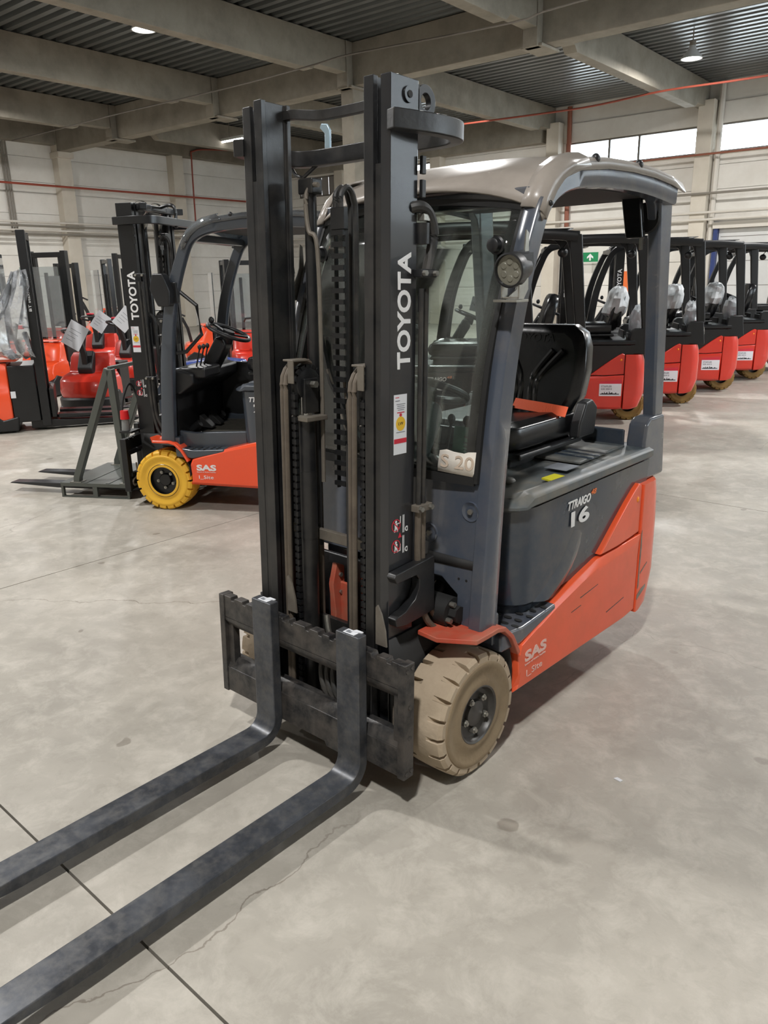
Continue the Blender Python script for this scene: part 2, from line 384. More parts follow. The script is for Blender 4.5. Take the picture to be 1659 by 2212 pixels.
# floor slabs with saw-cut joints (aligned with the trucks)
X0, X1, Y0, Y1 = -28.49, 13.0, -11.2, 26.0
fl = MB().box(X0, X1, Y0, Y1, -.30, -.02).build('floor', 'joint_dark'); struct(fl)
P_ = 5.17; gap = .004
xs = [-2.64+P_*k for k in range(-5, 4)]; ys = [-.86+P_*k for k in range(-2, 7)]
slab = {}
for i in range(len(xs)-1):
    for j in range(len(ys)-1):
        MB().box(xs[i]+gap, xs[i+1]-gap, ys[j]+gap, ys[j+1]-gap, -.0195, 0).build('slab', 'concrete_floor', fl)
UL, VB, UR, VF = -25.35, 23.95, 9.6, -9.6
ZD = 7.0
def wall(name, label, along, const, sgn, a0, a1, colpos, cw, z1, openings=(), zj=(0, .68, 1.36, 2.04, 2.72, 3.40, 4.08, 4.76, 5.10, 5.88, 6.45)):
    """backing sheet plus rows of concrete panels between the columns"""
    def pl(m, s0, s1, d0, d1, z0, z_1):
        d0, d1 = sorted((const+sgn*d0, const+sgn*d1))
        if along == 'v': m.box(d0, d1, s0, s1, z0, z_1)
        else: m.box(s0, s1, d0, d1, z0, z_1)
    m = MB()
    cells = [(a0, a1, 0, z1)]
    for o in openings:                   # cut rectangular holes out of the backing
        nc = []
        for (s0, s1, z0, z_) in cells:
            if o[1] <= s0 or o[0] >= s1 or o[3] <= z0 or o[2] >= z_: nc.append((s0, s1, z0, z_)); continue
            if s0 < o[0]: nc.append((s0, o[0], z0, z_))
            if o[1] < s1: nc.append((o[1], s1, z0, z_))
            t0, t1 = max(s0, o[0]), min(s1, o[1])
            if z0 < o[2]: nc.append((t0, t1, z0, o[2]))
            if o[3] < z_: nc.append((t0, t1, o[3], z_))
        cells = nc
    for c in cells: pl(m, c[0], c[1], .02, .25, c[2], c[3])
    w = hall(m.build(name, 'wall_concrete')); struct(w, label)
    edges = sorted(colpos)
    for b0, b1 in zip(edges[:-1], edges[1:]):
        s0, s1 = b0+cw/2-.05, b1-cw/2+.05
        for q in range(len(zj)-1):
            parts = [(s0, s1)]
            for o in openings:
                if o[2] < zj[q+1]-.02 and o[3] > zj[q]+.02:
                    npt = []
                    for t0, t1 in parts:
                        if o[1] <= t0 or o[0] >= t1: npt.append((t0, t1)); continue
                        if t0 < o[0]-.05: npt.append((t0, o[0]))
                        if o[1]+.05 < t1: npt.append((o[1], t1))
                    parts = npt
            for t0, t1 in parts:
                mm = MB(); pl(mm, t0+.006, t1-.006, -.03, .019, zj[q]+.007, zj[q+1]-.007)
                mm.build('wall_panel', 'wall_concrete', w)
    return w
colL = [-9.6, -.3, 4.45, 9.2, 13.95, 18.7, 23.7]
wall('wall_left', 'long white concrete panel wall on the left', 'v', UL, -1, VF, VB, colL, .5, ZD+.2)
colB = [-25.1, -21.0, -16.2, -11.45, -6.55, -1.75, 3.05, 7.9]
wins = [(-23.6, -21.45, 5.10, 5.88), (-17.6, -16.45, 5.10, 5.88), (-11.15, -6.8, 5.10, 5.88), (-6.3, -2.0, 5.10, 5.88), (-1.5, 2.8, 5.10, 5.88), (3.3, 7.6, 5.10, 5.88)]
wall('wall_back', 'white concrete panel wall with a band of high windows', 'u', VB, 1, UL, UR, colB, .45, ZD+.2, wins)
added_winsR = [(4.8, 9.2, 2.72, 5.88), (9.8, 13.4, 2.72, 5.88), (14.6, 18.4, 2.72, 5.88), (19.2, 23.2, 4.08, 5.88)]  # out-of-view daylight windows, added; inferred from cool reflections on the truck
wall('wall_right', 'concrete panel wall on the right side with unseen added tall windows', 'v', UR, 1, VF, VB, [-9.6, -1.3, 4.1, 9.5, 14.0, 18.8, 23.7], .4, ZD+.2, added_winsR)
for k, (a, b, z0, z1) in enumerate(added_winsR):
    w = MB()
    for r in ((a, b, z0, z0+.06), (a, b, z1-.06, z1), (a, a+.06, z0+.06, z1-.06), (b-.06, b, z0+.06, z1-.06)): w.box(UR+.02, UR+.12, r[0], r[1], r[2], r[3])
    wo = hall(w.build('window_%d' % (k+11), 'frame_dark')); struct(wo)
    for q in range(3): MB().box(UR+.06, UR+.07, a+.06+(b-a-.12)*q/3, a+.06+(b-a-.12)*(q+1)/3-.04, z0+.06, z1-.06).build('pane', 'window_glass', wo)
    for q in (1, 2): MB().box(UR+.03, UR+.11, a+.04+(b-a-.12)*q/3-.02, a+.06+(b-a-.12)*q/3, z0+.06, z1-.06).build('mullion', 'frame_dark', wo)
for nm, lb, args in (('wall_front', 'plain concrete wall behind the camera', (UL, UR, VF-.2, VF, 0, ZD+.2)),):
    struct(hall(MB().box(*args).build(nm, 'wall_concrete')), lb)
# windows
for i, (a, b, z0, z1) in enumerate(wins):
    w = MB()
    for r in ((a, b, z0, z0+.05), (a, b, z1-.05, z1), (a, a+.05, z0+.05, z1-.05), (b-.05, b, z0+.05, z1-.05)): w.box(r[0], r[1], VB+.02, VB+.12, r[2], r[3])
    wo = hall(w.build('window_%d' % (i+1), 'frame_dark')); struct(wo)
    if i == 0:
        n = 5
        for k in range(n): MB().box(a+.06+(b-a-.12)*k/n, a+.05+(b-a-.12)*(k+1)/n-.01, VB+.05, VB+.07, z0+.05, z1-.05).build('blind_panel', 'blind_grey', wo)
        continue
    cuts = [a]+([a+1.5, a+2.48] if b-a > 2 else [])+[b]
    for k in range(len(cuts)-1):
        MB().box(cuts[k]+.03, cuts[k+1]-.03, VB+.06, VB+.07, z0+.05, z1-.05).build('pane', 'window_glass', wo)
    for c in cuts[1:-1]: MB().box(c-.03, c+.03, VB+.03, VB+.11, z0+.05, z1-.05).build('mullion', 'frame_dark', wo)
    MB().box(a-.05, b+.05, VB-.12, VB+.02, z0-.05, z0).build('window_sill', 'wall_concrete', wo)
# columns
def column(u, v, w, d, z1, cap=None, mat='column_concrete'):
    o = hall(MB().box(u-w/2, u+w/2, v-d/2, v+d/2, 0, z1).build('column', mat, bevel=.012)); struct(o, None)
    if cap: MB().box(u-w/2-.02, u+w/2+.16, v-d/2-.06, v+d/2+.02, cap, cap+.18).build('corbel', mat, o, bevel=.01)
    return o
for v in colL[1:-1]: column(UL+.2, v, .40, .5, 6.45 if v != 13.95 else 7.0, 5.9 if v == 13.95 else None)
for u in colB[1:]: column(u, VB-.2, .45, .40, 6.5)
column(-11.76, 13.93, .38, .40, 6.1, None, 'beam_concrete')
# roof: girder, beams, trapezoidal deck
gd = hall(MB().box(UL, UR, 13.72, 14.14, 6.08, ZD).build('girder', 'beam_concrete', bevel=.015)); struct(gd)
beams = [-21.45, -16.55, -11.70, -6.75, -1.9, 2.95, 7.8]
for u in beams:
    MB().box(u-.16, u+.16, 13.50, 13.715, 6.02, ZD).build('corbel', 'beam_concrete', gd, bevel=.01)
    MB().box(u-.24, u+.24, 13.56, 14.30, 6.02, 6.075).build('corbel', 'beam_concrete', gd, bevel=.01)
def haunched(v0, v1):
    return [(v0, 6.34), (v0+1.0, 6.34), (v0+1.12, 6.22), (v1-1.12, 6.22), (v1-1.0, 6.34), (v1, 6.34), (v1, ZD), (v0, ZD)]
for u in beams:
    for v0, v1 in ((VF, 13.49), (14.15, VB-.02)):
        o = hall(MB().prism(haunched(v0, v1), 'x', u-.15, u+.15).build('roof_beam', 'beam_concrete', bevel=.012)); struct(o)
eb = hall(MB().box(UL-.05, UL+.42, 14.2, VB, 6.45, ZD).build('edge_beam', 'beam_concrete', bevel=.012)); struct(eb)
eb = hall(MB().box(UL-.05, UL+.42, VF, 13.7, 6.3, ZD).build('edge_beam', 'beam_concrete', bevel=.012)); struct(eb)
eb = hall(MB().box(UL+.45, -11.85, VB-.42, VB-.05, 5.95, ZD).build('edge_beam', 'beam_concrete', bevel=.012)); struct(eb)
cl = hall(MB().box(UL-.3, UR+.3, VF-.3, VB+.3, ZD+.16, ZD+.3).build('ceiling', 'deck_steel')); struct(cl)
edges = [UL+.3]+beams+[UR]
prof = []
v = VF; per = .30
while v < VB:
    prof += [(v, ZD+.13), (v+.10, ZD+.13), (v+.135, ZD+.01), (v+.265, ZD+.01)]
    v += per
for a, b in zip(edges[:-1], edges[1:]):
    m = MB(); m.grid([[(a-.10, p[0], p[1]) for p in prof], [(b+.10, p[0], p[1]) for p in prof]])
    hall(m.build('deck_sheet', 'deck_steel', cl, angle=20)).rotation_euler = (0, 0, 0)
# pipes and conduits
def hpipe(name, pts, r, mat, label, cat='pipe', n=8, group=None):
    o = hall(MB().tube(pts, r, n).build(name, mat)); return tag(o, label, cat, group)
hpipe('sprinkler_pipe', [(UL+.62, VF+.2, 4.95), (UL+.62, VB-.7, 4.95)], .035, 'pipe_red', 'thin red pipe running along the left wall above the conduits')
for k, (z, mt, lb) in enumerate(((3.78, 'conduit', 'uppermost pale conduit of the bundle along the left wall'), (3.66, 'conduit_dark', 'darker second conduit of the bundle along the left wall'), (3.52, 'conduit', 'pale third conduit of the bundle along the left wall'), (3.40, 'conduit_dark', 'lowest conduit of the bundle along the left wall'))):
    hpipe('conduit', [(UL+.50, VF+.2, z), (UL+.50, VB-.6, z)], .035, mt, lb, 'conduit')
for k in range(3): hpipe('conduit', [(UL+.12, 11.9+.09*k, 3.4), (UL+.12, 11.9+.09*k, 6.28)], .028, 'conduit_dark', ('left', 'middle', 'right')[k]+' one of three upright conduits on the left wall', 'conduit')
hpipe('fire_pipe', smooth([(UL+.5, 19.25, 3.9), (UL+.5, 19.3, 6.3), (UL+.5, 19.42, 6.66), (UL+.6, 20.4, 6.80), (UL+1.2, 23.2, 6.9)], 5), .03, 'pipe_red', 'bright red riser pipe bending below the roof edge beam')
hpipe('sprinkler_pipe', smooth([(-12.6, 20, 6.17), (-9.4, 20, 6.095), (-8.15, 20, 6.10), (-6.4, 20, 6.18), (-4.0, 20, 6.14), (2, 20, 6.15)], 4), .026, 'pipe_red', 'red sprinkler pipe hung under the roof before the windows')
hpipe('sprinkler_pipe', [(-11.2, VB-.5, 5.03), (UR-.1, VB-.5, 5.0)], .03, 'pipe_brown', 'dark red pipe just below the high windows')
hpipe('downpipe', [(-10.9, VB-.12, .02), (-11.0, VB-.12, 6.95)], .075, 'pipe_brown', 'brown downpipe beside the column left of the windows')
hpipe('downpipe', [(-6.2, VB-.12, .02), (-6.2, VB-.12, 6.95)], .08, 'conduit', 'pale downpipe beside the column between two windows')
for z, mt, lb in ((3.95, 'conduit_dark', 'dark cable run under the windows, highest of three'), (3.42, 'conduit', 'pale cable run under the windows, middle of three'), (3.22, 'conduit', 'pale cable run under the windows, lowest of three')):
    hpipe('conduit', [(-24.5, VB-.46, z), (UR-.2, VB-.46, z)], .035, mt, lb, 'conduit')
hpipe('cable', smooth([(-24.6, 12.0, 6.2), (-21.6, 12.0, 6.19), (-18.3, 12.0, 6.19), (-15.6, 12.0, 6.16), (-13.2, 12.0, 6.145), (-11.1, 12.0, 6.17), (-10.0, 12.0, 6.19), (-6.3, 12.0, 6.04), (-5.0, 12.0, 6.11), (2, 12.0, 6.15)], 4), .018, 'frame_dark', 'sagging cable strung below the beams in front of the girder', 'cable', 6)
# door right and signs on the back wall
d = hall(MB().box(-5.95, -1.95, VB-.06, VB-.035, 0, 2.95).build('door_1', 'door_grey')); struct(d)
for x in (-6.08, -1.9): MB().box(x, x+.12, VB-.20, VB-.035, 0, 3.15).build('door_post', 'door_blue', d)
MB().box(-6.1, -1.7, VB-.26, VB-.035, 2.96, 3.14).build('door_header', 'conduit', d)
for k in range(4): MB().box(-5.9, -2.0, VB-.064, VB-.0605, .7*k+.62, .7*k+.635).build('door_seam', 'frame_dark', d)
s = hall(MB().box(-10.15, -9.6, VB-.46, VB-.43, 2.12, 2.42).build('exit_sign', 'green_sign')); tag(s, 'green emergency exit sign on the back wall', 'sign')
mm = MB().prism([(-9.90, 2.16), (-9.84, 2.16), (-9.84, 2.27), (-9.76, 2.22), (-9.76, 2.28), (-9.87, 2.38), (-9.98, 2.28), (-9.98, 2.22), (-9.90, 2.27)], 'y', VB-.466, VB-.461)
mm.build('arrow', 'white_print', s)
o = hall(MB().box(-8.95, -8.5, VB-.066, VB-.036, 1.15, 1.8).build('wall_poster', 'poster_orange')); tag(o, 'orange poster on the back wall between parked trucks', 'poster')
# pendant high-bay lamps
def high_bay(u, v, label, z=6.42, r=.23, tilt=0):
    p = Matrix.Rotation(HR, 3, 'Z') @ Vector((u, v, 0))
    e = empty('high_bay_lamp', (p.x, p.y, z)); tag(e, label, 'lamp', 'high bay lamps')
    MB().lathe([(.05, .28), (.07, .27), (.09, .2), (r, .03), (r+.012, .0), (r-.01, .0), (r-.02, .03), (.06, .18)], (0, 0, 0), 'z', 28).build('shade', 'lamp_shade', e)
    MB().lathe([(.0001, .012), (r-.03, .012), (r-.02, .02)], (0, 0, 0), 'z', 28).build('diffuser', 'lamp_glow', e)
    MB().cyl((0, 0, .27), (0, 0, ZD-z+.0), .012, 8).build('stem', 'conduit_dark', e)
    MB().cyl((0, 0, .24), (0, 0, .36), .07, 14).build('driver_box', 'conduit_dark', e)
    L = bpy.data.lights.new('lamp_light', 'AREA'); L.shape = 'DISK'; L.size = 2*r-.06; L.energy = LAMP_POWER; L.color = LAMP_COLOR
    lo = bpy.data.objects.new('lamp_light', L); C.objects.link(lo); lo.parent = e; lo.location = (0, 0, -.005)
    return e
high_bay(-12.5, 8.67, 'round pendant lamp below the roof in the upper left corner')
high_bay(-5.28, 18.4, 'bell-shaped pendant lamp near the windows at upper right')
high_bay(-12.17, 18.5, 'pendant lamp seen beside the mast lifting eye')
for u, v in ((2.0, -2.9), (-5.3, -1.0), (-5.3, 8.7), (-12.5, -1.0), (2.0, 8.7), (-20.2, 8.7), (2.0, 18.4), (-20.2, -1.)):
    high_bay(u, v, 'pendant lamp out of view over the hall floor')
p = Matrix.Rotation(HR, 3, 'Z') @ Vector((-20.9, 17.9, 0))
e = empty('tube_lamp', (p.x, p.y, 6.42)); e.rotation_euler = (0, 0, HR); tag(e, 'white tube lamp below the roof above the left wall pipe', 'lamp')
MB().box(-.7, .7, -.06, .06, .02, .1).build('housing', 'lamp_shade', e)
MB().cyl((-.68, 0, .0), (.68, 0, .0), .03, 10).build('tube', 'lamp_glow', e)
MB().cyl((0, 0, .1), (0, 0, .58), .01, 6).build('hanger', 'conduit_dark', e)
# ================================================================ counterbalance fork trucks
# truck axes: X to the truck's left side, Y to its rear, Z up; origin on the floor below the fork face
TAU = R_(1.9)
def tilt_mx(t=TAU):
    return Matrix.Translation((0, .3, .2)) @ Matrix.Rotation(-t, 4, 'X') @ Matrix.Translation((0, -.3, -.2))
CACHE = {}
def cached(key, fn):
    if key not in CACHE: CACHE[key] = fn()
    return CACHE[key]
def tyre_mesh(mats, r=.228, w=.178, n=20):
    def mk():
        m = MB(); per = 2*math.pi/n; hw = w/2
        fr = [0, .03, .21, .24, .36, .5, .53, .71, .74, .86]
        half = [(1.0, .46), (1.02, .50), (1.0, .56), (.96, .60), (.97, .68), (1.03, .76), (1.06, .80), (1.04, .835), (1.0, .85), (1.0, .93), (.88, .985), (.6, .998), (.36, 1.)]
        prof = [(-hw*a, b) for a, b in half]+[(0, 1.002)]+[(hw*a, b) for a, b in half[::-1]]
        rows = []
        for i in range(n):
            for f in fr:
                a = (i+f)*per; row = []
                for x, q in prof:
                    rr = r*q; g = None
                    if abs(x) > hw*.4 and q > .9:
                        if x > 0 and .03 <= f <= .21: g = 1
                        if x < 0 and .53 <= f <= .71: g = 1
                    if g: rr = r*min(q, .865 if abs(x) > hw*.7 else .92)
                    row.append((x, math.cos(a)*rr, math.sin(a)*rr))
                rows.append(row)
        rows.append(rows[0])
        k = len(prof); nv = len(rows)-1; vs = [p for rw in rows[:-1] for p in rw]
        for i in range(nv):
            for q in range(k-1):
                m.cur = 0 if 8 <= q <= 17 else 1
                m.v = vs; m.f.append([i*k+q, ((i+1) % nv)*k+q, ((i+1) % nv)*k+q+1, i*k+q+1]); m.mi.append(m.cur)
        return m.mesh('tyre', mats, angle=30)
    return cached(('tyre', tuple(mats), r, w, n), mk)
def rim_mesh(mat, r=.128, w=.17, deep=1.):
    def mk():
        m = MB(); h = w/2
        m.lathe([(r, -h), (r, h-.004), (r-.006, h+.002), (r-.012, h-.002), (r-.016, h-.03*deep), (r-.022, h-.045*deep), (.078, h-.052*deep), (.05, h-.052*deep), (.046, h-.028*deep), (.042, h-.024*deep), (.0005, h-.024*deep)], (0, 0, 0), 'x', 36)
        return m.mesh('rim', mat, angle=30)
    return cached(('rim', mat, r, w, deep), mk)
def nut_mesh(mat):
    return cached(('nut', mat), lambda: MB().prism(circ(0, 0, .0105, 6), 'x', 0, .014).prism(circ(0, 0, .006, 8), 'x', .014, .02).mesh('wheel_nut', mat))
def bolt_mesh(mat, r=.008, h=.007):
    return cached(('bolt', mat, r, h), lambda: MB().prism(circ(0, 0, r, 6), 'x', 0, h).mesh('bolt', mat))
def bolt(parent, x, y, z, mat='zinc', r=.008, h=.007, axis=None, name='bolt'):
    o = put(name, bolt_mesh(mat, r, h), parent); o.location = (x, y, z)
    if axis == '-y': o.rotation_euler = (0, 0, -math.pi/2)
    if axis == 'z': o.rotation_euler = (0, -math.pi/2, 0)
    if axis == '-x': o.rotation_euler = (0, 0, math.pi)
    return o
def wheel(parent, name, x, y, r, w, mats, rimmat, side=1, nuts=True, n=20, rr=.128, deep=1.):
    t = put(name, tyre_mesh(mats, r, w, n), parent); t.location = (x, y, r); t.rotation_euler = (.3, 0, 0 if side > 0 else math.pi)
    put('rim', rim_mesh(rimmat, rr, w, deep), t)
    if nuts:
        for k in range(5):
            a = 2*math.pi*k/5+.5; o = put('wheel_nut', nut_mesh('zinc'), t); o.location = (w/2-.053*deep, math.cos(a)*.063, math.sin(a)*.063); o.scale = (1.2, 1.25, 1.25)
    return t

def fork_truck(name, label, cat='forklift', group=None, detail=2, paint='orange', grey='body_grey', hood='hood_grey', hoodtop='hood_dusty', mast='mast_black', web='web_black',
               forkm='fork_steel', carm='carriage_worn', tyres=('tyre_dusty', 'tyre_side'), rimm='rim_dusty', rear_tyres=('tyre_yellow', 'tyre_yellow'), number='16', screen=True, zm=2.245, tau=TAU, forks=True,
               guard='body_grey', roof='roof_cover', lift=.0, fender='red_dusty', clean=False, fx=(-.227, .206), rimr=(.112, .5), tip=-1.45, hy=.625, ty=0., rwy=1.60):
    R = empty(name); tag(R, label, cat, group)
    T = tilt_mx(tau)
    dusty = not clean
    LX = .523
    # ---------------- wheels
    wheel(R, 'front_wheel', LX-.089, .349, .228, .178, tyres, rimm, 1, rr=rimr[0], deep=rimr[1])
    wheel(R, 'front_wheel', -LX+.089, .349, .228, .178, tyres, rimm, -1, rr=rimr[0], deep=rimr[1])
    if detail < 2 or True:
        for s in (1, -1): wheel(R, 'rear_wheel', s*.13, rwy, .19, .115, rear_tyres, rimm, s, nuts=False, n=16, rr=.10)
    # ---------------- forks
    if forks:
        ft = .041; zt = .087; r0 = .055
        for fi, x in enumerate(fx):
            ins = arc(-ft-r0, zt+r0, r0, -90, 0, 6); out = arc(-ft-r0, zt+r0, r0+ft, 0, -90, 8)
            # shank leans back with the mast
            lean = lambda y, z: (y+(z-.2)*math.sin(tau) if z > .2 else y, z)
            poly = [(tip+.02, zt-.004), (tip+.25, zt)]+ins+[lean(-ft, .598), lean(-.001, .598)]+[(p[0]-.001, p[1]) for p in out]+[(tip+.45, zt-.040), (tip, zt-.014)]
            f = MB().prism(poly, 'x', x, x+.104).build('fork', forkm, R, bevel=.004)
            if detail == 2:
                yy = lean(-ft/2, .598)[0]
                MB().box(x+.028, x+.078, yy-.014, yy+.014, .5978, .5988).build('sticker', 'paper', f)
                MB().box(x+.034, x+.056, yy-.008, yy+.008, .5989, .5992).build('printed_code', 'print_grey', f)
                MB().prism([(x+.05, yy+.0), (x+.09, yy+.012), (x+.09, yy+.02), (x+.06, yy+.02)], 'z', .5985, .602).build('torn_film', 'paper', f)
    # ---------------- carriage (class 2): upper and lower bar, side plates
    hc = .476; top = .527
    notch = []
    def edge(z, n):
        pts = []
        for k, xn in enumerate(n): pts += [(xn-.008, z), (xn-.004, z-.012), (xn+.012, z-.012), (xn+.016, z)]
        return pts
    up_poly = [(-hc+.02, .437), (hc-.02, .437), (hc-.02, top)]+edge(top, [-.40, -.33, -.10, -.065, .02, .085, .14, .335, .40])[::-1]+[(-hc+.02, top)]
    car = MB().prism(up_poly, 'y', 0, .036).build('carriage', carm, R, bevel=.003, mx=T)
    MB().prism([(.0, .437), (.036, .437), (.046, .42), (.046, .40), (.02, .396), (.0, .425)], 'x', -hc+.02, hc-.02).build('bar_lip', carm, car, mx=T)
    lowp = [(-hc+.02, .122), (-.20, .122), (-.19, .112), (.10, .112), (.11, .095), (.17, .095), (.18, .122), (hc-.02, .122), (hc-.02, .225), (-hc+.02, .225)]
    MB().prism(lowp, 'y', 0, .034).build('lower_bar', carm, car, bevel=.003, mx=T)
    MB().prism([(.004, .225), (.034, .225), (.06, .235), (.06, .262), (.034, .262), (.018, .25)], 'x', -hc+.025, hc-.025).build('bar_lip', carm, car, mx=T)
    for s in (-1, 1):
        MB().box(min(s*(hc-.03), s*hc), max(s*(hc-.03), s*hc), -.004, .045, .118, top+.002).build('side_plate', carm, car, bevel=.003, mx=T)
        MB().box(min(s*(hc-.06), s*(hc-.03)), max(s*(hc-.06), s*(hc-.03)), .012, .044, .24, .42).build('inner_gusset', carm, car, bevel=.003, mx=T)
        MB().box(s*.245-.035, s*.245+.035, .052, .088, .13, .42).build('roller_plate', mast, car, bevel=.004, mx=T)
    if detail == 2:
        for y, z in ((.010, .505), (.034, .512), (.024, .375), (.024, .265), (.010, .138), (.034, .142)):
            o = bolt(car, hc, y, z, 'carriage_worn', .0085, .003); o.matrix_local = T @ Matrix.Translation((hc-.0005, y, z))
    # ---------------- mast
    y0, y1 = .09, .213; zb = .075
    for s in (1, -1):
        # outer channel, open to the inside
        a = .325*s; b = (.325-.012)*s; c = (.325-.039)*s
        poly = [(a, y0), (a, y1), (c, y1), (c, y1-.018), (b, y1-.018), (b, y0+.016), (c, y0+.016), (c, y0)]
        m = MB().prism(poly, 'z', zb, zm).build('outer_mast_rail', web if s > 0 else mast, R, bevel=.0025, mx=T)
        if s > 0: R_outer = m
        if detail: MB().box(min(c-.02*s, c), max(c-.02*s, c), y0+.002, y0+.014, .3, zm-.23).build('wear_strip', mast, m, mx=T)
        # inner rail: I-section
        xi0, xi1 = .225*s, .262*s; d = .094
        web_ = [(xi0, d-.008), (xi1, d-.008), (xi1, d+.012), (xi1-.010*s, d+.014), (xi1-.010*s, d+.10), (xi1, d+.102), (xi1, d+.118), (xi0, d+.118), (xi0, d+.102), (xi0+.012*s, d+.10), (xi0+.012*s, d+.014), (xi0, d+.012)]
        MB().prism(web_, 'z', .06, zm+(.012 if s < 0 else .003)).build('inner_mast_rail', mast, R, bevel=.002, mx=T)
    # ties
    tie = smooth([(-.235, .20, zm-.02), (-.19, .20, zm-.022), (-.13, .25, zm-.024), (-.06, .262, zm-.024), (.06, .262, zm-.024), (.13, .25, zm-.024), (.19, .2, zm-.022), (.235, .2, zm-.02)], 4)
    MB().bar(tie, .022, .030).build('inner_crossbar', mast, R, bevel=.002, mx=T)
    loop = smooth([(.336, .075, 0), (.350, .12, 0), (.372, .20, 0), (.382, .27, 0), (.376, .325, 0), (.350, .365, 0), (.30, .388, 0), (.22, .394, 0), (.0, .394, 0)], 3)
    loop = [(p.x, p.y, zm-.122) for p in loop]; loop = loop+[(-p[0], p[1], p[2]) for p in loop[-2::-1]]
    MB().bar(loop, .04, .054).build('outer_tie_bar', mast, R, bevel=.004, mx=T)
    MB().box(-.25, .25, .185, .205, .785, .825).build('mid_crossbar', 'steel_dusty' if dusty else mast, R, bevel=.003, mx=T)
    MB().box(-.325, .325, .214, .235, .35, .47).build('lower_crossbar', mast, R, bevel=.003, mx=T)
    MB().box(-.262, .262, .16, .20, .07, .16).build('foot_crossbar', mast, R, bevel=.003, mx=T)
    if detail == 2:
        e = MB().ring(circ(.262, zm-.045, .046, 28), circ(.262, zm-.045, .022, 28), 'x', .293, .313)
        e.box(.293, .313, .214, .232, zm-.095, zm-.004); e.box(.293, .313, .214, .285, zm-.095, zm-.082); e.build('lifting_eye', mast, R, bevel=.002, mx=T)
        MB().lathe([(.0, .002), (.010, .002), (.0105, .006), (.022, .006), (.0225, 0)], (.3255, .165, zm-.045), 'x', 20).build('eye_boss', 'web_black', R, mx=T)
        MB().lathe([(.0, .003), (.0095, .003), (.0095, .0)], (.3315, .165, zm-.045), 'x', 16).build('eye_hole', 'rubber', R, mx=T)
    if detail == 2:
        zb_ = MB(); zb_.prism([(x-.25, z) for x, z in ((-.012, 2.10), (.014, 2.10), (.014, 2.215), (.0, 2.236), (-.028, 2.240), (-.036, 2.226), (-.012, 2.205))], 'y', .405, .415); zb_.build('tie_bracket', 'zinc_sky_tint', R, bevel=.003, mx=T)
        MB().tube([(-.40, .37, 2.10), (-.38, .37, 2.075), (-.34, .37, 2.062), (-.275, .385, 2.105)], .007, 8).build('cable_guide', 'mast_black', R, mx=T)
    # lift cylinders, chains and hoses
    zp = 1.37 if detail < 2 else 1.355
    for ci, xo in enumerate((-.155, .17)):
        xc = xo+.047
        cy = MB(); cy.cyl((xc, .145, .12), (xc, .145, zp-.12), .031, 20); cy.cyl((xc, .145, .8), (xc, .145, 1.05), .0325, 20)
        cy = cy.build('lift_cylinder', mast, R, mx=T)
        MB().cyl((xc, .145, zp-.12), (xc, .145, zp-.02), .020, 16).build('piston_rod', 'chrome', cy, mx=T)
        MB().box(xc-.03, xc+.05, .10, .20, zp-.125, zp-.108).build('cylinder_collar', 'steel_dusty' if dusty else mast, cy, bevel=.003, mx=T)
        pu = MB(); pc = (xo+.035, .155, zp)
        pu.lathe([(.012, -.018), (.050, -.018), (.056, -.014), (.05, -.008), (.05, .008), (.056, .014), (.050, .018), (.012, .018)], pc, 'x', 28)
        pu = pu.build('pulley', mast, R, mx=T)
        MB().box(xo+.055, xo+.068, .12, .185, zp-.10, zp+.02).build('pulley_fork', mast, pu, bevel=.003, mx=T)
        MB().box(xo+.03, xo+.058, .077, .083, zp+.005, zp+.085).build('guard_plate', 'steel_dusty' if dusty else mast, pu, bevel=.002, mx=T)
        MB().box(xo+.0, xo+.058, .083, .155, zp+.078, zp+.085).build('guard_plate', 'steel_dusty' if dusty else mast, pu, bevel=.002, mx=T)
        MB().cyl((xo+.068, .155, zp), (xo+.09, .155, zp), .012, 6).build('pulley_bolt', 'zinc', pu, mx=T)
        for hx in (xo, xo+.018):
            path = [(hx, .075, .22), (hx, .075, .7), (hx, .078, zp-.02)]+[(hx, .155-.078*math.cos(R_(q)), zp+.078*math.sin(R_(q))) for q in range(0, 181, 20)]+[(hx, .233, zp-.1), (hx, .236, .45)]
            MB().tube(path, .0085, 8).build('hydraulic_hose', 'hose_dusty' if dusty else 'hose_black', R, mx=T)
        ch = MB().bar([(xo+.041, .102, .22), (xo+.041, .102, zp)]+[(xo+.041, .155-.053*math.cos(R_(q)), zp+.053*math.sin(R_(q))) for q in range(20, 181, 20)]+[(xo+.041, .208, zp-.6)], .008, .012, ref=(1, 0, 0)).build('lift_chain', 'rubber', R, mx=T)
        if detail:
            lk = cached('link', lambda: MB().box(-.0105, .0105, -.009, .005, -.011, .007).prism(rect(-.0045, .0045, -.014, .014), 'y', -.006, .004).mesh('chain_link', 'black_plastic'))
            nl = int((zp-.26)/.026)
            for k in range(nl):
                o = put('chain_link', lk, ch); o.matrix_local = T @ Matrix.Translation((xo+.041, .097, .25+.026*k))
            for q in range(20, 170, 24):
                o = put('chain_link', lk, ch); o.matrix_local = T @ Matrix.Translation((xo+.041, .155-.058*math.cos(R_(q)), zp+.058*math.sin(R_(q)))) @ Matrix.Rotation(R_(-q), 4, 'X')
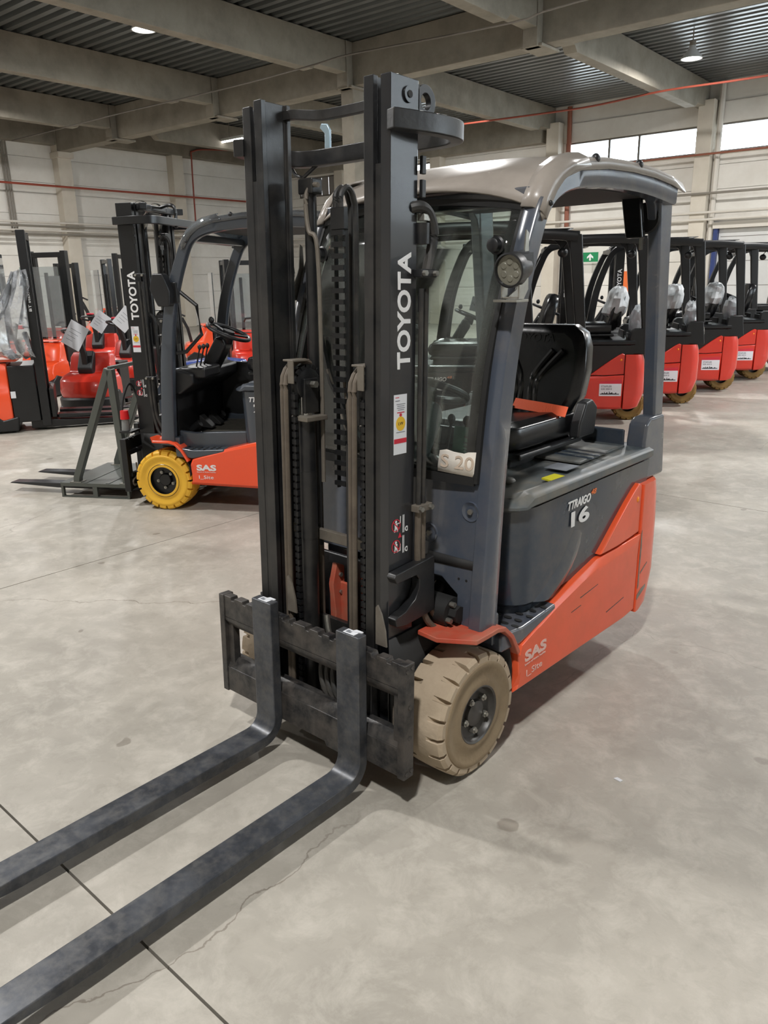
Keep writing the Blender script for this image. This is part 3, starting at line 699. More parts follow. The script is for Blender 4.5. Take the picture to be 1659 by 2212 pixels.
    if detail:
        # energy chain with rungs, pipes left of it
        cc = MB(); cc.box(-.052, -.046, .236, .25, .98, 1.90); cc.box(-.004, .002, .236, .25, .98, 1.90); cc = cc.build('hose_carrier', 'rubber', R, mx=T)
        rg = cached('rung', lambda: MB().box(-.027, .027, -.009, .004, -.008, .008).mesh('carrier_rung', 'black_plastic'))
        for k in range(24):
            o = put('carrier_rung', rg, cc); o.matrix_local = T @ Matrix.Translation((-.025, .232, 1.0+.037*k))
        MB().box(-.058, .006, .225, .246, 1.86, 1.93).build('carrier_bracket', mast, cc, bevel=.003, mx=T)
        for hx in (-.045, -.02): MB().tube(smooth([(hx, .238, 1.93), (hx, .24, 1.97), (hx, .27, 1.995), (hx, .30, 1.96), (hx, .31, 1.85), (hx, .31, 1.2)], 5), .0095, 8).build('carrier_hose', 'hose_black', R, mx=T)
        MB().tube(smooth([(-.085, .2, 2.0), (-.12, .2, 2.0), (-.135, .19, 1.96), (-.125, .19, 1.86), (-.095, .2, 1.80), (-.09, .205, 1.4), (-.09, .205, 1.0)], 5), .008, 8).build('steel_pipe', 'steel_dusty', R, mx=T)
        MB().box(-.175, -.105, .19, .24, 1.975, 2.025).build('cylinder_cap', mast, R, bevel=.006, mx=T)
        MB().cyl((-.14, .215, 1.30), (-.14, .215, 1.98), .021, 16).build('free_lift_rod', mast, R, mx=T)
        MB().box(.05, .085, .175, .20, .3, 1.16).build('hose_guard', mast, R, bevel=.004, mx=T)
        for hx in (.03, .048): MB().tube(smooth([(hx-.05, .25, 1.36), (hx-.02, .235, 1.26), (hx+.02, .2, 1.18), (hx+.025, .19, 1.1)], 5), .009, 8).build('carrier_hose', 'hose_dusty' if dusty else 'hose_black', R, mx=T)
        MB().tube(smooth([(.38, .06, .33), (.38, .06, .26), (.395, .055, .22), (.43, .05, .205), (.44, .05, .18), (.42, .05, .16), (.40, .05, .16)], 5), .007, 8).build('steel_pipe', 'steel_dusty', R, mx=T)
        MB().tube(smooth([(-.02, .14, .52), (.0, .13, .46), (.02, .13, .42), (.025, .13, .3)], 5), .011, 8).build('bent_pipe', 'zinc', R, mx=T)
        for k, hx in enumerate((.0, .03, .06)): MB().tube(smooth([(hx, .1, .40), (hx+.02, .07, .33), (hx+.05, .06, .27), (hx+.10, .08, .20)], 5), .011, 8).build('carriage_hose', 'hose_black', R, mx=T)
        MB().tube(smooth([(-.16, .09, .20), (-.05, .075, .21), (.03, .07, .18), (.10, .09, .15)], 6), .016, 8).build('bent_pipe', 'hose_dusty', R, mx=T)
        MB().box(-.07, -.04, .06, .10, .37, .39).build('pipe_clamp', 'zinc', R, mx=T)
    if detail >= 1:
        # pipes and hoses on the left flank of the mast
        X = .338; tilt = T
        for k, y in enumerate((.222, .246)):
            MB().cyl((X, y, .86), (X, y, 1.67), .0085, 10).build('flank_pipe', 'hose_black', R, mx=T)
            low = [(X, y, .97), (X, y, .80), (X+.002, y+.01, .68), (X+.01, y+.035+.02*k, .58), (X+.02, y+.075+.02*k, .53), (X+.03, y+.11+.02*k, .515)]
            MB().tube(smooth(low, 6), .0115, 10).build('flank_hose', 'hose_dusty' if dusty else 'hose_black', R, mx=T)
            fit = MB(); a = Vector(low[-1]); d = Vector((.02, .09, -.025)); fit.cyl(a-d*.1, a+d*.3, .014, 6); fit.cyl(a+d*.3, a+d*.7, .011, 10); fit.build('hose_fitting', 'zinc', R, mx=T)
        for z in (1.715, .975):
            c = MB().box(X-.014, X+.018, .20, .275, z-.012, z+.012).build('pipe_clamp', 'black_plastic' if z > 1 else ('steel_dusty' if dusty else mast), R, bevel=.003, mx=T)
            for y in (.21, .262): o = bolt(c, 0, 0, 0, 'zinc', .009, .012); o.matrix_local = T @ Matrix.Translation((X+.018, y, z))
        if detail == 2: MB().tube(smooth([(X-.02, .19, 1.90), (X, .215, 1.905), (X+.004, .25, 1.885), (X+.004, .272, 1.83), (X, .262, 1.77), (X, .245, 1.715)], 6), .0165, 10).build('corrugated_hose', 'hose_black', R, mx=T)
        if detail == 2: MB().cyl((X-.01, .235, 1.80), (X-.01, .235, 1.86), .024, 12).build('pipe_junction', mast, R, mx=T)
        if detail == 2: MB().box(X-.015, X+.012, .215, .26, 1.865, 1.885).build('junction_clamp', 'zinc', R, bevel=.002, mx=T)
        for z in (1.93, 1.995, 1.60): MB().box(X-.008, X+.004, .214, .232, z, z+.05).build('web_block', 'black_plastic', R, bevel=.002, mx=T)
    if detail == 2:
        br = [(.075, .770), (.085, .782), (.285, .800), (.290, .60), (.14, .590), (.090, .598), (.082, .625), (.095, .632), (.135, .640), (.185, .668), (.205, .705), (.205, .735), (.19, .752), (.09, .748)]
        MB().prism(br, 'x', .326, .362).build('mast_hook', 'mast_black', R, bevel=.004, mx=T)
    # cover plates leaning on the carriage behind the forks
    if detail == 2:
        for xx in (-.115, .322):
            MB().prism([(xx-.028, .53), (xx+.02, .53), (xx+.014, .585), (xx-.002, .64), (xx-.02, .67), (xx-.028, .66)], 'y', .060, .066).build('chain_guard', 'steel_dusty', R, mx=T)
    # lettering and stickers on the mast
    if detail:
        zl = 1.43 if detail == 2 else 1.40
    else: zl = 1.40
    text_fit('TOYOTA', .345, .062, 'white_print', (.3255, .186, zl), (0, 0, 1), (0, -1, 0), R_outer, bold=.03, pre=T)
    if detail:
        st = MB().box(.3252, .3260, .110, .172, 1.165, 1.353).build('sticker', 'paper', R_outer, mx=T)
        o = put('seal', cached('seal', lambda: MB().prism(circ(0, 0, .0225, 24), 'x', 0, .0006).mesh('seal', 'print_yellow')), st); o.matrix_local = T @ Matrix.Translation((.3261, .142, 1.262))
        MB().prism([(.137, 1.294), (.147, 1.294), (.147, 1.289), (.150, 1.289), (.142, 1.282), (.134, 1.289), (.137, 1.289)], 'x', .3261, .3266).build('seal_arrow', 'print_red', st, mx=T)
        MB().box(.3261, .3264, .125, .160, 1.2955, 1.2985).build('seal_arrow', 'print_red', st, mx=T)
        MB().box(.3261, .3265, .111, .171, 1.20, 1.215).build('red_band', 'print_red', st, mx=T)
        for k, (ya, yb, z) in enumerate(((.116, .134, 1.343), (.116, .138, 1.333), (.122, .164, 1.322), (.126, .160, 1.316), (.124, .162, 1.310), (.128, .158, 1.304), (.122, .164, 1.234))):
            MB().box(.3261, .3264, ya, yb, z, z+.0022).build('print_line', 'print_red' if k == 0 else 'print_grey', st, mx=T)
        text_fit('LVV', .022, .009, 'print_black', (.3267, .131, 1.258), (0, 1, 0), (0, 0, 1), st, bold=.0, pre=T)
        # safety pictograms: fork truck outline, prohibition circle with a walking figure, triangle
        for k, zc in enumerate((.932, .862)):
            pg = MB().ring(circ(.124, zc, .0215, 26), circ(.124, zc, .0185, 26), 'x', .3256, .3262).build('prohibition_ring', 'print_red', R_outer, mx=T)
            MB().prism([(.109, zc+.012), (.112, zc+.014), (.139, zc-.011), (.136, zc-.014)], 'x', .3256, .3263).build('prohibition_bar', 'print_red', pg, mx=T)
            fg = MB(); fg.prism(circ(.124, zc+.0125, .0045, 12), 'x', .3256, .32605); fg.prism([(.117, zc+.007), (.131, zc+.007), (.130, zc-.008), (.134, zc-.022), (.1295, zc-.022), (.124, zc-.009), (.119, zc-.022), (.1145, zc-.022), (.118, zc-.008)], 'x', .3256, .32605)
            fg.build('walking_figure', 'white_print', pg, mx=T)
            dz = .012 if k == 0 else -.012
            tk = MB(); tk.box(.3256, .3261, .157, .160, zc-.03, zc+.03); tk.box(.3256, .3261, .163, .165, zc-.03, zc+.03); tk.box(.3256, .3261, .144, .147, zc+dz-.005, zc+dz+.016); tk.box(.3256, .3261, .132, .147, zc+dz-.008, zc+dz-.005)
            tk.ring(arc(.178, zc-.02, .009, 60, 300, 10), arc(.178, zc-.02, .005, 60, 300, 10), 'x', .3256, .3261)
            tk.build('truck_outline', 'white_print', pg, mx=T)
        MB().prism([(.134, .888), (.152, .888), (.143, .905)], 'x', .3256, .3262).build('warning_triangle', 'print_red', R_outer, mx=T)
    # ---------------- front frame and cowl
    MB().prism([(.30, .12), (.40, .12), (.55, .20), (.55, .55), (.36, .55), (.34, .69), (.32, .69)], 'x', -.33, .33).build('front_frame', 'black_plastic', R, bevel=.006)
    for xa, xb, z0, z1 in ((-.14, -.02, .30, .60), (.03, .15, .28, .66), (-.30, -.2, .2, .5), (.2, .3, .2, .5)): MB().box(xa, xb, .285, .299, z0, z1).build('frame_plate', fender, R, bevel=.004)
    if detail:
        for s in (-1, 1):
            MB().prism([(.24, .36), (.31, .33), (.31, .66), (.27, .68), (.245, .60), (.255, .48)], 'x', s*.09-.012, s*.09+.012).build('tilt_lug', 'red_dusty' if dusty else paint, R, bevel=.004)
            MB().cyl((s*.23, .25, .40), (s*.23, .55, .62), .028, 14).build('tilt_cylinder', 'black_plastic', R)
        for z in (.63, .56): bolt(R, -.078, .285, z, 'zinc', .009, .008)
        mo = MB().cyl((.28, .36, .58), (.40, .36, .58), .055, 18); mo.cyl((.40, .36, .58), (.43, .36, .58), .03, 8); mo.build('drive_motor', 'rubber', R)
        for k in range(4): bolt(R, .40+.0, .36+.04*math.cos(k*1.57+.4), .58+.04*math.sin(k*1.57+.4), 'zinc', .010, .02)
    cow = [(-.48, .50), (-.37, .50), (-.37, .66), (-.33, .69), (.33, .69), (.37, .66), (.40, .64), (.40, .50), (.482, .50), (.482, .80), (.485, 1.045), (-.485, 1.045), (-.482, .8)]
    ck = lambda z: .37+(z-.5)*.075
    cw = MB(); n0 = len(cow); vs = [(p[0], ck(p[1]), p[1]) for p in cow]+[(p[0], ck(p[1])+.03, p[1]) for p in cow]
    cw.add(vs, [list(range(n0)), list(range(n0, 2*n0))[::-1]]+[(i, n0+i, n0+(i+1) % n0, (i+1) % n0) for i in range(n0)])
    cw = cw.build('front_cowl', grey, R, bevel=.006)
    if detail:
        sl = MB(); sl.add([(x, ck(z)-.0015, z) for x, z in ((.27, .735), (.475, .745), (.475, .775), (.27, .775))], [(0, 1, 2, 3)]); sl.build('cowl_slot', 'rubber', cw, solid=.002)
        for x, z in ((.44, .945), (.27, .84)):
            MB().lathe([(.0, .006), (.02, .006), (.034, -.001), (.036, .006)], (x, ck(z)-.0045, z), 'y', 20).build('cowl_recess', grey, cw)
            bolt(cw, x, ck(z)+.0, z, 'zinc', .010, .010, '-y')
        for x, z in ((.405, .70), (.437, .70)): bolt(cw, x, ck(z)+.001, z, 'rubber', .005, .002, '-y')
    # ---------------- guard: A-pillars run over the roof sides to the rear
    side = [(.41, .50), (.437, .83), (.463, 1.11), (.508, 1.41), (.57, 1.64), (.66, 1.865), (.715, 1.945), (.80, 1.998), (.93, 2.030), (1.15, 2.047), (1.45, 2.045), (1.74, 2.020)]
    wd = [.105, .092, .09, .082, .076, .07, .072, .08, .088, .092, .092, .092]
    for s in (1, -1):
        pts = smooth([(s*.487, y, z) for y, z in side], 4)
        ws = []
        for i in range(len(side)-1): ws += [wd[i]+(wd[i+1]-wd[i])*k/4 for k in range(4)]
        ws.append(wd[-1])
        m = MB(); prof = [(-.029, -.5), (-.022, -.5), (.022, -.5), (.029, -.42), (.029, .42), (.022, .5), (-.022, .5), (-.029, .42)]
        rows = []
        for i, p in enumerate(pts):
            t = (pts[min(i+1, len(pts)-1)]-pts[max(i-1, 0)]).normalized(); nrm = Vector((0, -t.z, t.y))
            rows.append([tuple(p+Vector((a, 0, 0))+nrm*b*ws[i]) for a, b in prof])
        m.grid(rows, True); m.add([rows[0][i] for i in range(8)], [list(range(8))]); m.add([rows[-1][i] for i in range(8)], [list(range(8))])
        fp = m.build('guard_pillar', guard, R, angle=45)
        # rear post: slim above, foot below
        q = MB().prism([(1.66, 2.05), (1.785, 2.04), (1.87, 1.06), (1.775, 1.06)], 'x', s*.452-.03, s*.452+.03).build('rear_post', guard, R, bevel=.012)
        MB().prism([(1.70, 1.085), (1.85, 1.085), (1.885, .80), (1.66, .80), (1.645, .98), (1.66, 1.06)], 'x', s*.455-.045, s*.455+.045).build('post_foot', guard, q, bevel=.014)
        MB().prism([(1.50, 2.06), (1.68, 2.04), (1.675, 1.90), (1.65, 1.97), (1.60, 2.02)], 'x', s*.445-.02, s*.445+.02).build('post_gusset', guard, q, bevel=.006)
    for y, z in ((.70, 1.955), (1.73, 2.045)): MB().box(-.47, .47, y-.035, y+.035, z-.03, z+.025).build('roof_crossbar', guard, R, bevel=.008)
    # roof cover / roof bars
    sec = [(.595, 1.985, 1.905), (.63, 2.015, 1.935), (.70, 2.045, 1.985), (.80, 2.08, 2.045), (.90, 2.104, 2.075), (1.1, 2.122, 2.095), (1.3, 2.125, 2.10), (1.5, 2.118, 2.095), (1.68, 2.098, 2.08), (1.80, 2.072, 2.06)]
    if roof:
        m = MB(); rows = []
        for y, zc, ze in sec:
            row = []
            for k in range(-12, 13):
                t = k/12; x = .508*t
                dip = .018*math.exp(-((abs(t)-.80)/.05)**2) if y > .7 else .0
                row.append((x, y+(.06*abs(t)**2 if y < .65 else 0), zc-(zc-ze)*abs(t)**3-dip))
            yy = row[-1][1]
            row = [(-.522, yy+.004, ze-.035)]+row+[(.522, yy+.004, ze-.035)]
            rows.append(row)
        m.grid(rows); rc = m.build('roof_cover', roof, R, solid=.008, angle=40)
        # corner shells lapping over the pillars
        for s in (1, -1):
            cs = MB(); rw = []
            for y, z, w in ((.665, 1.895, .05), (.69, 1.94, .055), (.725, 1.985, .06), (.77, 2.022, .065), (.84, 2.055, .07), (.95, 2.078, .07)):
                t = Vector((0, .5, .86)); rw.append([(s*.455, y-.03, z+.022), (s*.495, y-.025, z+.018), (s*.520, y-.008, z+.004), (s*.522, y+.016, z-.020)])
            cs.grid(rw); cs.build('corner_shell', roof, rc, solid=.008, angle=50)
            for y, z in ((1.03, 2.088), (1.38, 2.098)):
                MB().sphere((s*.505, y, z), .016, .018, .018, 12, 8).build('rubber_knob', 'black_plastic', rc)
            MB().sphere((s*.527, .70, 1.925), .008, .009, .009, 10, 6).build('rubber_knob', 'black_plastic', rc)
        MB().box(-.46, .46, .78, 1.70, 2.00, 2.012).build('roof_liner', 'rubber', R)
    else:
        for k in range(6): MB().box(-.46, .46, .86+.15*k, .90+.15*k, 2.05, 2.085).build('roof_bar', guard, R, bevel=.006)
        MB().box(-.46, .46, .74, 1.70, 2.09, 2.096).build('roof_pane', 'clear_shield', R)
    # ---------------- windscreen
    yz = [(.405, 1.045), (.42, 1.15), (.437, 1.27), (.465, 1.42), (.505, 1.56), (.55, 1.68), (.605, 1.80), (.66, 1.915)]
    if screen:
        hx = .455
        m = MB(); rows = []
        for y, z in yz: rows.append([(hx*k/8, y-.006-.018*(1-(k/8)**2), z+(.035*(1-(k/8)**2) if z > 1.85 else 0)) for k in range(-8, 9)])
        m.grid(rows); ws_ = m.build('windscreen', 'windscreen', R, solid=.005, angle=60)
        for s in (1, -1):
            MB().bar([(s*(hx+.004), y-.004, z) for y, z in yz], .014, .018, ref=(1, 0, 0)).build('screen_seal', 'rubber', ws_)
        MB().bar([(hx*k/8, .655-.02*(1-(k/8)**2), 1.918+.037*(1-(k/8)**2)) for k in range(-8, 9)], .016, .022).build('screen_seal', 'rubber', ws_)
        MB().bar([(hx*k/8, .40-.018*(1-(k/8)**2), 1.052) for k in range(-8, 9)], .012, .03).build('screen_seal', 'rubber', ws_)
        for x in (.405, -.405):
            MB().lathe([(.0, -.028), (.016, -.028), (.022, -.024), (.024, -.004), (.03, .0)], (x, .575, 1.80), 'y', 20).build('screen_clamp', 'black_plastic', ws_)
        # notices on the inside of the glass
        pp = MB(); pl = [(.312, 1.072), (.310, 1.09), (.313, 1.142), (.34, 1.148), (.37, 1.143), (.41, 1.141), (.425, 1.147), (.455, 1.150), (.454, 1.08), (.45, 1.068)]
        ygl = lambda z: .405+(z-1.045)*.145-.012
        gx = lambda x, z: .405+(z-1.045)*.145-.006-.018*(1-(x/.455)**2)-.005
        n1 = len(pl); pp.add([(x, gx(x, z)-.002, z) for x, z in pl], [list(range(n1))]); pn = pp.build('torn_notice', 'paper_dirty', ws_, solid=.0015)
        o = text_fit('S 20', .13, .045, 'print_faint', (.322, gx(.34, 1.09)-.006, 1.088), (1, .07, 0), (0, .145, 1), ws_, bold=.01)
        pc = MB(); pc.add([(x, ygl(z)+.012, z) for x, z in ((.345, 1.10), (.445, 1.10), (.442, 1.225), (.35, 1.225))], [(0, 1, 2, 3)]); pc.build('notice_card', 'paper_green', ws_, solid=.0015)
        for k, (xa, xb, z) in enumerate(((.395, .455, 1.190), (.395, .425, 1.172), (.395, .43, 1.160), (.395, .428, 1.148), (.395, .432, 1.136))):
            MB().add([(xa, ygl(z)+.009, z), (xb, ygl(z)+.009, z), (xb, ygl(z)+.009, z+.004), (xa, ygl(z)+.009, z+.004)], [(0, 1, 2, 3)]).build('print_line', 'print_grey', ws_, solid=.001)
        # wiper
        wi = MB(); wi.bar([(-.02, .385, 1.10), (-.22, .415, 1.33), (-.30, .45, 1.50)], .012, .016, ref=(0, -1, 0)); wi = wi.build('wiper_arm', 'black_plastic', R)
        MB().bar([(-.13, .40, 1.16), (-.24, .42, 1.38)], .008, .010, ref=(0, -1, 0)).build('wiper_link', 'steel_dusty', wi)
        MB().bar([(-.36, .475, 1.62), (-.40, .44, 1.40), (-.43, .405, 1.18)], .010, .022, ref=(0, -1, 0)).build('wiper_blade', 'rubber', wi)
    # ---------------- work lights
    def work_light(x, y, z, s):
        d = Vector((.12*s*0, -1, -.12)).normalized()
        hl = MB(); c = Vector((x, y, z))
        rot = Vector((0, -1, 0)).rotation_difference(d).to_matrix().to_4x4(); mx = Matrix.Translation(c) @ rot
        hl.lathe([(.0, .072), (.030, .072), (.036, .06), (.040, .03), (.047, .02), (.052, .012), (.052, -.022), (.047, -.024), (.045, -.016)], (0, 0, 0), 'y', 28)
        h = hl.build('work_light', 'black_plastic', R, mx=mx)
        MB().lathe([(.0, -.013), (.045, -.014)], (0, 0, 0), 'y', 28).build('lens', 'lens_led', h, mx=mx)
        for k in range(6):
            a = k*math.pi/3+.5; MB().lathe([(.0, -.0155), (.009, -.0158), (.011, -.014)], (.025*math.cos(a), 0, .025*math.sin(a)), 'y', 12).build('led', 'lens_led', h, mx=mx)
        for k in range(5): MB().box(-.03+.015*k-.002, -.03+.015*k+.002, .012, .072, .0, .050-.004*abs(k-2)).build('cooling_fin', 'black_plastic', h, mx=mx)
        b = MB(); b.box(x-.03, x+.03, y-.01, y+.02, z-.085, z-.08); b.box(x-.033, x-.028, y-.01, y+.02, z-.085, z-.045); b.box(x+.028, x+.033, y-.01, y+.02, z-.085, z-.045); b.build('light_yoke', 'zinc', h)
        xo = x-s*.0
        MB().prism([(y-.02, z-.095), (y+.10, z-.095), (y+.13, z-.06), (y+.125, z+.11), (y+.11, z+.12), (y+.10, z+.03), (y+.06, z-.06)], 'x', s*.518, s*.524).build('light_bracket', 'zinc', h, bevel=.001)
        MB().box(min(s*.49, x+s*.03), max(s*.524, x+s*.03), y-.02, y+.05, z-.096, z-.088).build('light_bracket', 'zinc', h, bevel=.001)
    if detail == 2:
        work_light(.545, .455, 1.722, 1); work_light(-.545, .455, 1.722, -1)
    elif detail == 1:
        MB().prism([(.43, 1.62), (.46, 1.72), (.54, 1.72), (.58, 1.60), (.57, 1.50), (.48, 1.50)], 'x', .515, .60).build('work_light', 'black_plastic', R, bevel=.012)
        MB().box(.49, .53, .50, .60, 1.52, 1.66).build('light_bracket', 'black_plastic', R, bevel=.004)
        MB().tube([(.46, .56, 1.62), (.44, .70, 1.50), (.44, .72, 1.30), (.46, .60, 1.18), (.47, .53, 1.17)], .014, 8).build('grab_handle', 'black_plastic', R)
    # ---------------- fenders
    for s in (1, -1):
        m = MB(); prof = [(.235, .533), (.30, .530), (.37, .528), (.43, .528), (.475, .515), (.525, .468), (.556, .415), (.572, .385)]
        rows = [[(s*.34, y, z), (s*(.545 if y > .26 else .43), y+(.0 if y > .26 else -.01), z)] for y, z in prof]
        if s < 0: rows = [r[::-1] for r in rows]
        m.grid(rows); m.build('fender', fender if dusty else paint, R, solid=.018, bevel=.004, angle=50)
        al = [(.47, .505), (.52, .455), (.55, .40), (.567, .335), (.568, .27), (.555, .205)]
        MB().grid([[(s*.34, y, z), (s*.515, y, z)] for y, z in al]).build('arch_liner', 'rubber', R, solid=.006, angle=60)
        # wheel well back wall
        MB().add([(s*.33, .10, .15), (s*.33, .62, .15), (s*.33, .62, .55), (s*.33, .10, .55)], [(0, 1, 2, 3)]).build('wheel_well', 'rubber', R, solid=.006)
    # ---------------- chassis side (painted) and counterweight
    sidep = [(.566, .205), (1.50, .178), (1.60, .186), (1.605, .572), (1.40, .560), (1.22, .562), (1.06, .528), (.86, .480), (.72, .44), (.60, .402), (.585, .36), (.592, .28), (.58, .225)]
    for s in (1, -1):
        m = MB(); n0 = len(sidep)
        def xs_(z): return .50 if z < .21 else .531
        vs = [(s*.36, y, z) for y, z in sidep]+[(s*(.518 if z > .39 and y < 1.58 else (.508 if z < .24 else .531)), y, z) for y, z in sidep]+[(s*.531, 1.09+(y-1.09)*(.97), .36+(z-.36)*.86) for y, z in sidep]
        fs = [(i, (i+1) % n0, n0+(i+1) % n0, n0+i) for i in range(n0)]+[(n0+i, n0+(i+1) % n0, 2*n0+(i+1) % n0, 2*n0+i) for i in range(n0)]+[list(range(2*n0, 3*n0)), list(range(n0))[::-1]]
        m.add(vs, fs); ch = m.build('chassis_side', paint, R, bevel=.003, angle=25)
        # upper rear panel
        tri = [(1.228, .572), (1.39, .568), (1.604, .580), (1.604, .80), (1.575, .815), (1.535, .795), (1.46, .745), (1.36, .672)]
        MB().prism(tri, 'x', s*.36, s*.523).build('upper_side_panel', paint, R, bevel=.008)
        if s > 0 or detail < 2:
            o = put('indicator', cached('ind', lambda: MB().sphere((0, 0, 0), .008, .012, .014, 12, 8).mesh('indicator', 'amber')), R); o.location = (s*.521, 1.565, .742)
            cwt = MB(); rows = []
    for z, ins in ((.185, .10), (.205, .055), (.27, .03), (.36, .0), (.60, .0), (.74, .012), (.80, .03)):
        w = .531; yb = 1.845-ins; pl = [(-w, 1.61), (w, 1.61), (w, yb-.11)]+[(w-.11+.11*math.cos(R_(q)), yb-.11+.11*math.sin(R_(q))) for q in (20, 45, 70)]+[(w-.13, yb), (-w+.13, yb)]+[(-w+.11-.11*math.cos(R_(q)), yb-.11+.11*math.sin(R_(q))) for q in (70, 45, 20)]+[(-w, yb-.11)]
        rows.append([(x, y, z) for x, y in pl])
    cwt.grid(rows, True); cwt.add(rows[-1], [list(range(len(rows[-1])))]); cwt.add(rows[0], [list(range(len(rows[0])))[::-1]])
    cwt = cwt.build('counterweight', paint, R, bevel=.006, angle=40)
    # ---------------- hood (battery cover) and lid
    hs = .505
    def plan(ins=0., y0_=hy, y1_=1.70, r=.10):
        a = hs-ins; y0_ += ins; y1_ -= ins
        return [(-a, y1_), (a, y1_)]+[(a-r+r*math.cos(R_(q)), y0_+r+r*math.sin(R_(q))) for q in (0, -22, -45, -68, -90)]+[(-a+r-r*math.cos(R_(q)), y0_+r+r*math.sin(R_(q))) for q in (-90, -68, -45, -22, 0)]
    m = MB(); rows = []
    for z, ins in ((.46, .035), (.50, .03), (.52, .012), (.60, .008), (.80, .004), (.90, .0)): rows.append([(x, y, z) for x, y in plan(ins)])
    m.grid(rows, True); m.add(rows[-1], [list(range(len(rows[-1])))]); hd = m.build('hood', hood, R, angle=30)
    # sculpted flank crease
    for s in (1, -1) if hy < .7 else ():
        m = MB(); cr = [(.80, .505, .004), (.88, .545, .008), (.95, .59, .010), (1.0, .64, .008), (1.03, .69, .004), (1.045, .73, -.003)]
        rows = [[(s*(hs-.012), y-.06, z+.012), (s*(hs+h), y, z), (s*(hs-.012), y+.09, z-.02)] for y, z, h in cr]
        m.grid(rows); m.build('flank_crease', hood, hd, angle=70)
    m = MB(); rows = []
    for z, ins in ((.905, .0), (.915, -.012), (.940, -.012), (.955, .004), (.960, .03)): rows.append([(x, y, z-(.025 if y < hy+.035 else 0)*(1 if z > .93 else .4)) for x, y in plan(ins, hy-.025)])
    m.grid(rows, True); m.add(rows[-1], [list(range(len(rows[-1])))]); lid = m.build('hood_lid', hoodtop, R, angle=40)
    if detail:
        MB().box(-.38, .42, 1.20, 1.62, .953, .968).build('lid_plateau', hoodtop, lid, bevel=.006)
        for k in range(3): MB().box(.26, .44, 1.27+.06*k, 1.285+.06*k, .968, .972).build('lid_rib', hood, lid)
        MB().box(.34, .44, 1.05, 1.16, .9595, .961).build('sticker', 'print_grey', lid)
    if detail == 2:
        MB().prism([(.42, .895), (.47, .880), (.475, .975), (.425, .985)], 'z', .9545, .961).build('sticker', 'label_yellow', lid)
        MB().sphere((.33, .80, .955), .03, .03, .014, 14, 8).build('lid_knob', hoodtop, lid)
    # rear tray between the posts
    MB().box(-.46, .46, 1.66, 1.86, .80, .93).build('rear_tray', hood, R, bevel=.012)
    MB().box(.18, .40, 1.645, 1.66, .93, 1.03).build('rear_hatch', hood, R, bevel=.01); MB().box(-.40, -.02, 1.645, 1.66, .93, 1.03).build('rear_hatch', hood, R, bevel=.01)
    # lettering on the flank
    for s in (1, -1):
        rt_ = (0, s, 0)
        ya = lambda a: a+ty if s > 0 else 2.09-a
        text_fit('TTRAIGO', .185, .036, 'white_print', (s*(hs+.002), ya(.955), .828), rt_, (0, 0, 1), hd, bold=.03, shear=.25)
        text_fit('48', .045, .022, 'orange_print', (s*(hs+.002), ya(1.142), .852), rt_, (0, 0, 1), hd, bold=.0, shear=.25)
        text_fit(number, .150, .064, 'white_print', (s*(hs+.002), ya(.985), .753), rt_, (0, 0, 1), hd, bold=.03)
        wp = 'white_print_worn' if dusty else 'white_print'
        ya2 = lambda a: a if s > 0 else 1.42-a
        text_fit('SAS', .155, .046, wp, (s*.5325, ya2(.632), .318), rt_, (0, 0, 1), R, bold=.04)
        text_fit('System of Active Stability', .15, .010, wp, (s*.5325, ya2(.632), .302), rt_, (0, 0, 1), R, bold=.0)
        text_fit('I_Site', .115, .030, wp, (s*.5325, ya2(.645), .252), rt_, (0, 0, 1), R, bold=.0)
    # ---------------- footwell
    MB().prism([(.40, .42), (hy+.05, .42), (hy+.05, .455), (.40, .455)], 'x', -.40, .40).build('footwell_floor', 'floor_mat', R)
    for s in (1, -1):
        st_ = MB(); sp = [(.475, .415), (.60, .405), (.86, .455), (.86, .482), (.62, .470), (.49, .485), (.47, .475)]
        st_.prism(sp, 'x', s*.37, s*.528); st_ = st_.build('step', grey, R, bevel=.012)
        hole = cached('step_hole', lambda: MB().prism(circ(0, 0, .0125, 14), 'z', 0, .0016).mesh('step_hole', 'rubber'))
        for i in range(6):
            for j in range(3):
                yy = .545+.05*i; xx = .40+.045*j+(.018 if i % 2 else 0)
                if xx > .515: continue
                zz = .4735+(yy-.62)*(.05) if yy > .62 else .4715+(.62-yy)*.115
                o = put('step_hole', hole, st_); o.location = (s*xx, yy, zz); o.scale = (1.3, .75, 1)
        if hy < .7: MB().box(min(s*.20, s*.37), max(s*.20, s*.37), .50, .66, .455, .64).build('footwell_box', hood, R, bevel=.012)
        else: MB().prism([(.47, .46), (hy+.02, .46), (hy+.02, .60), (.60, .585), (.47, .60)], 'x', s*.40, s*.43).build('footwell_side', grey, R, bevel=.012)
        MB().box(min(s*.36, s*.50), max(s*.36, s*.50), .46, .50, .44, .56).build('footwell_side', grey, R, bevel=.008)
    if detail == 1:
        MB().box(-.40, .40, .47, hy+.03, .52, .545).build('raised_floor', 'floor_mat', R)
        MB().box(-.46, -.43, .47, 1.60, .46, 1.02).build('dark_interior_panel', 'black_plastic', R, bevel=.01)  # black panel added so the cab interior reads dark
        MB().box(-.42, .42, .455, .47, .46, .93).build('firewall', 'black_plastic', R)
        for s in (.05, -.12): MB().prism([(.50, .57), (.60, .56), (.60, .575), (.51, .66), (.50, .66)], 'x', s, s+.08).build('pedal', 'rubber', R, bevel=.004)
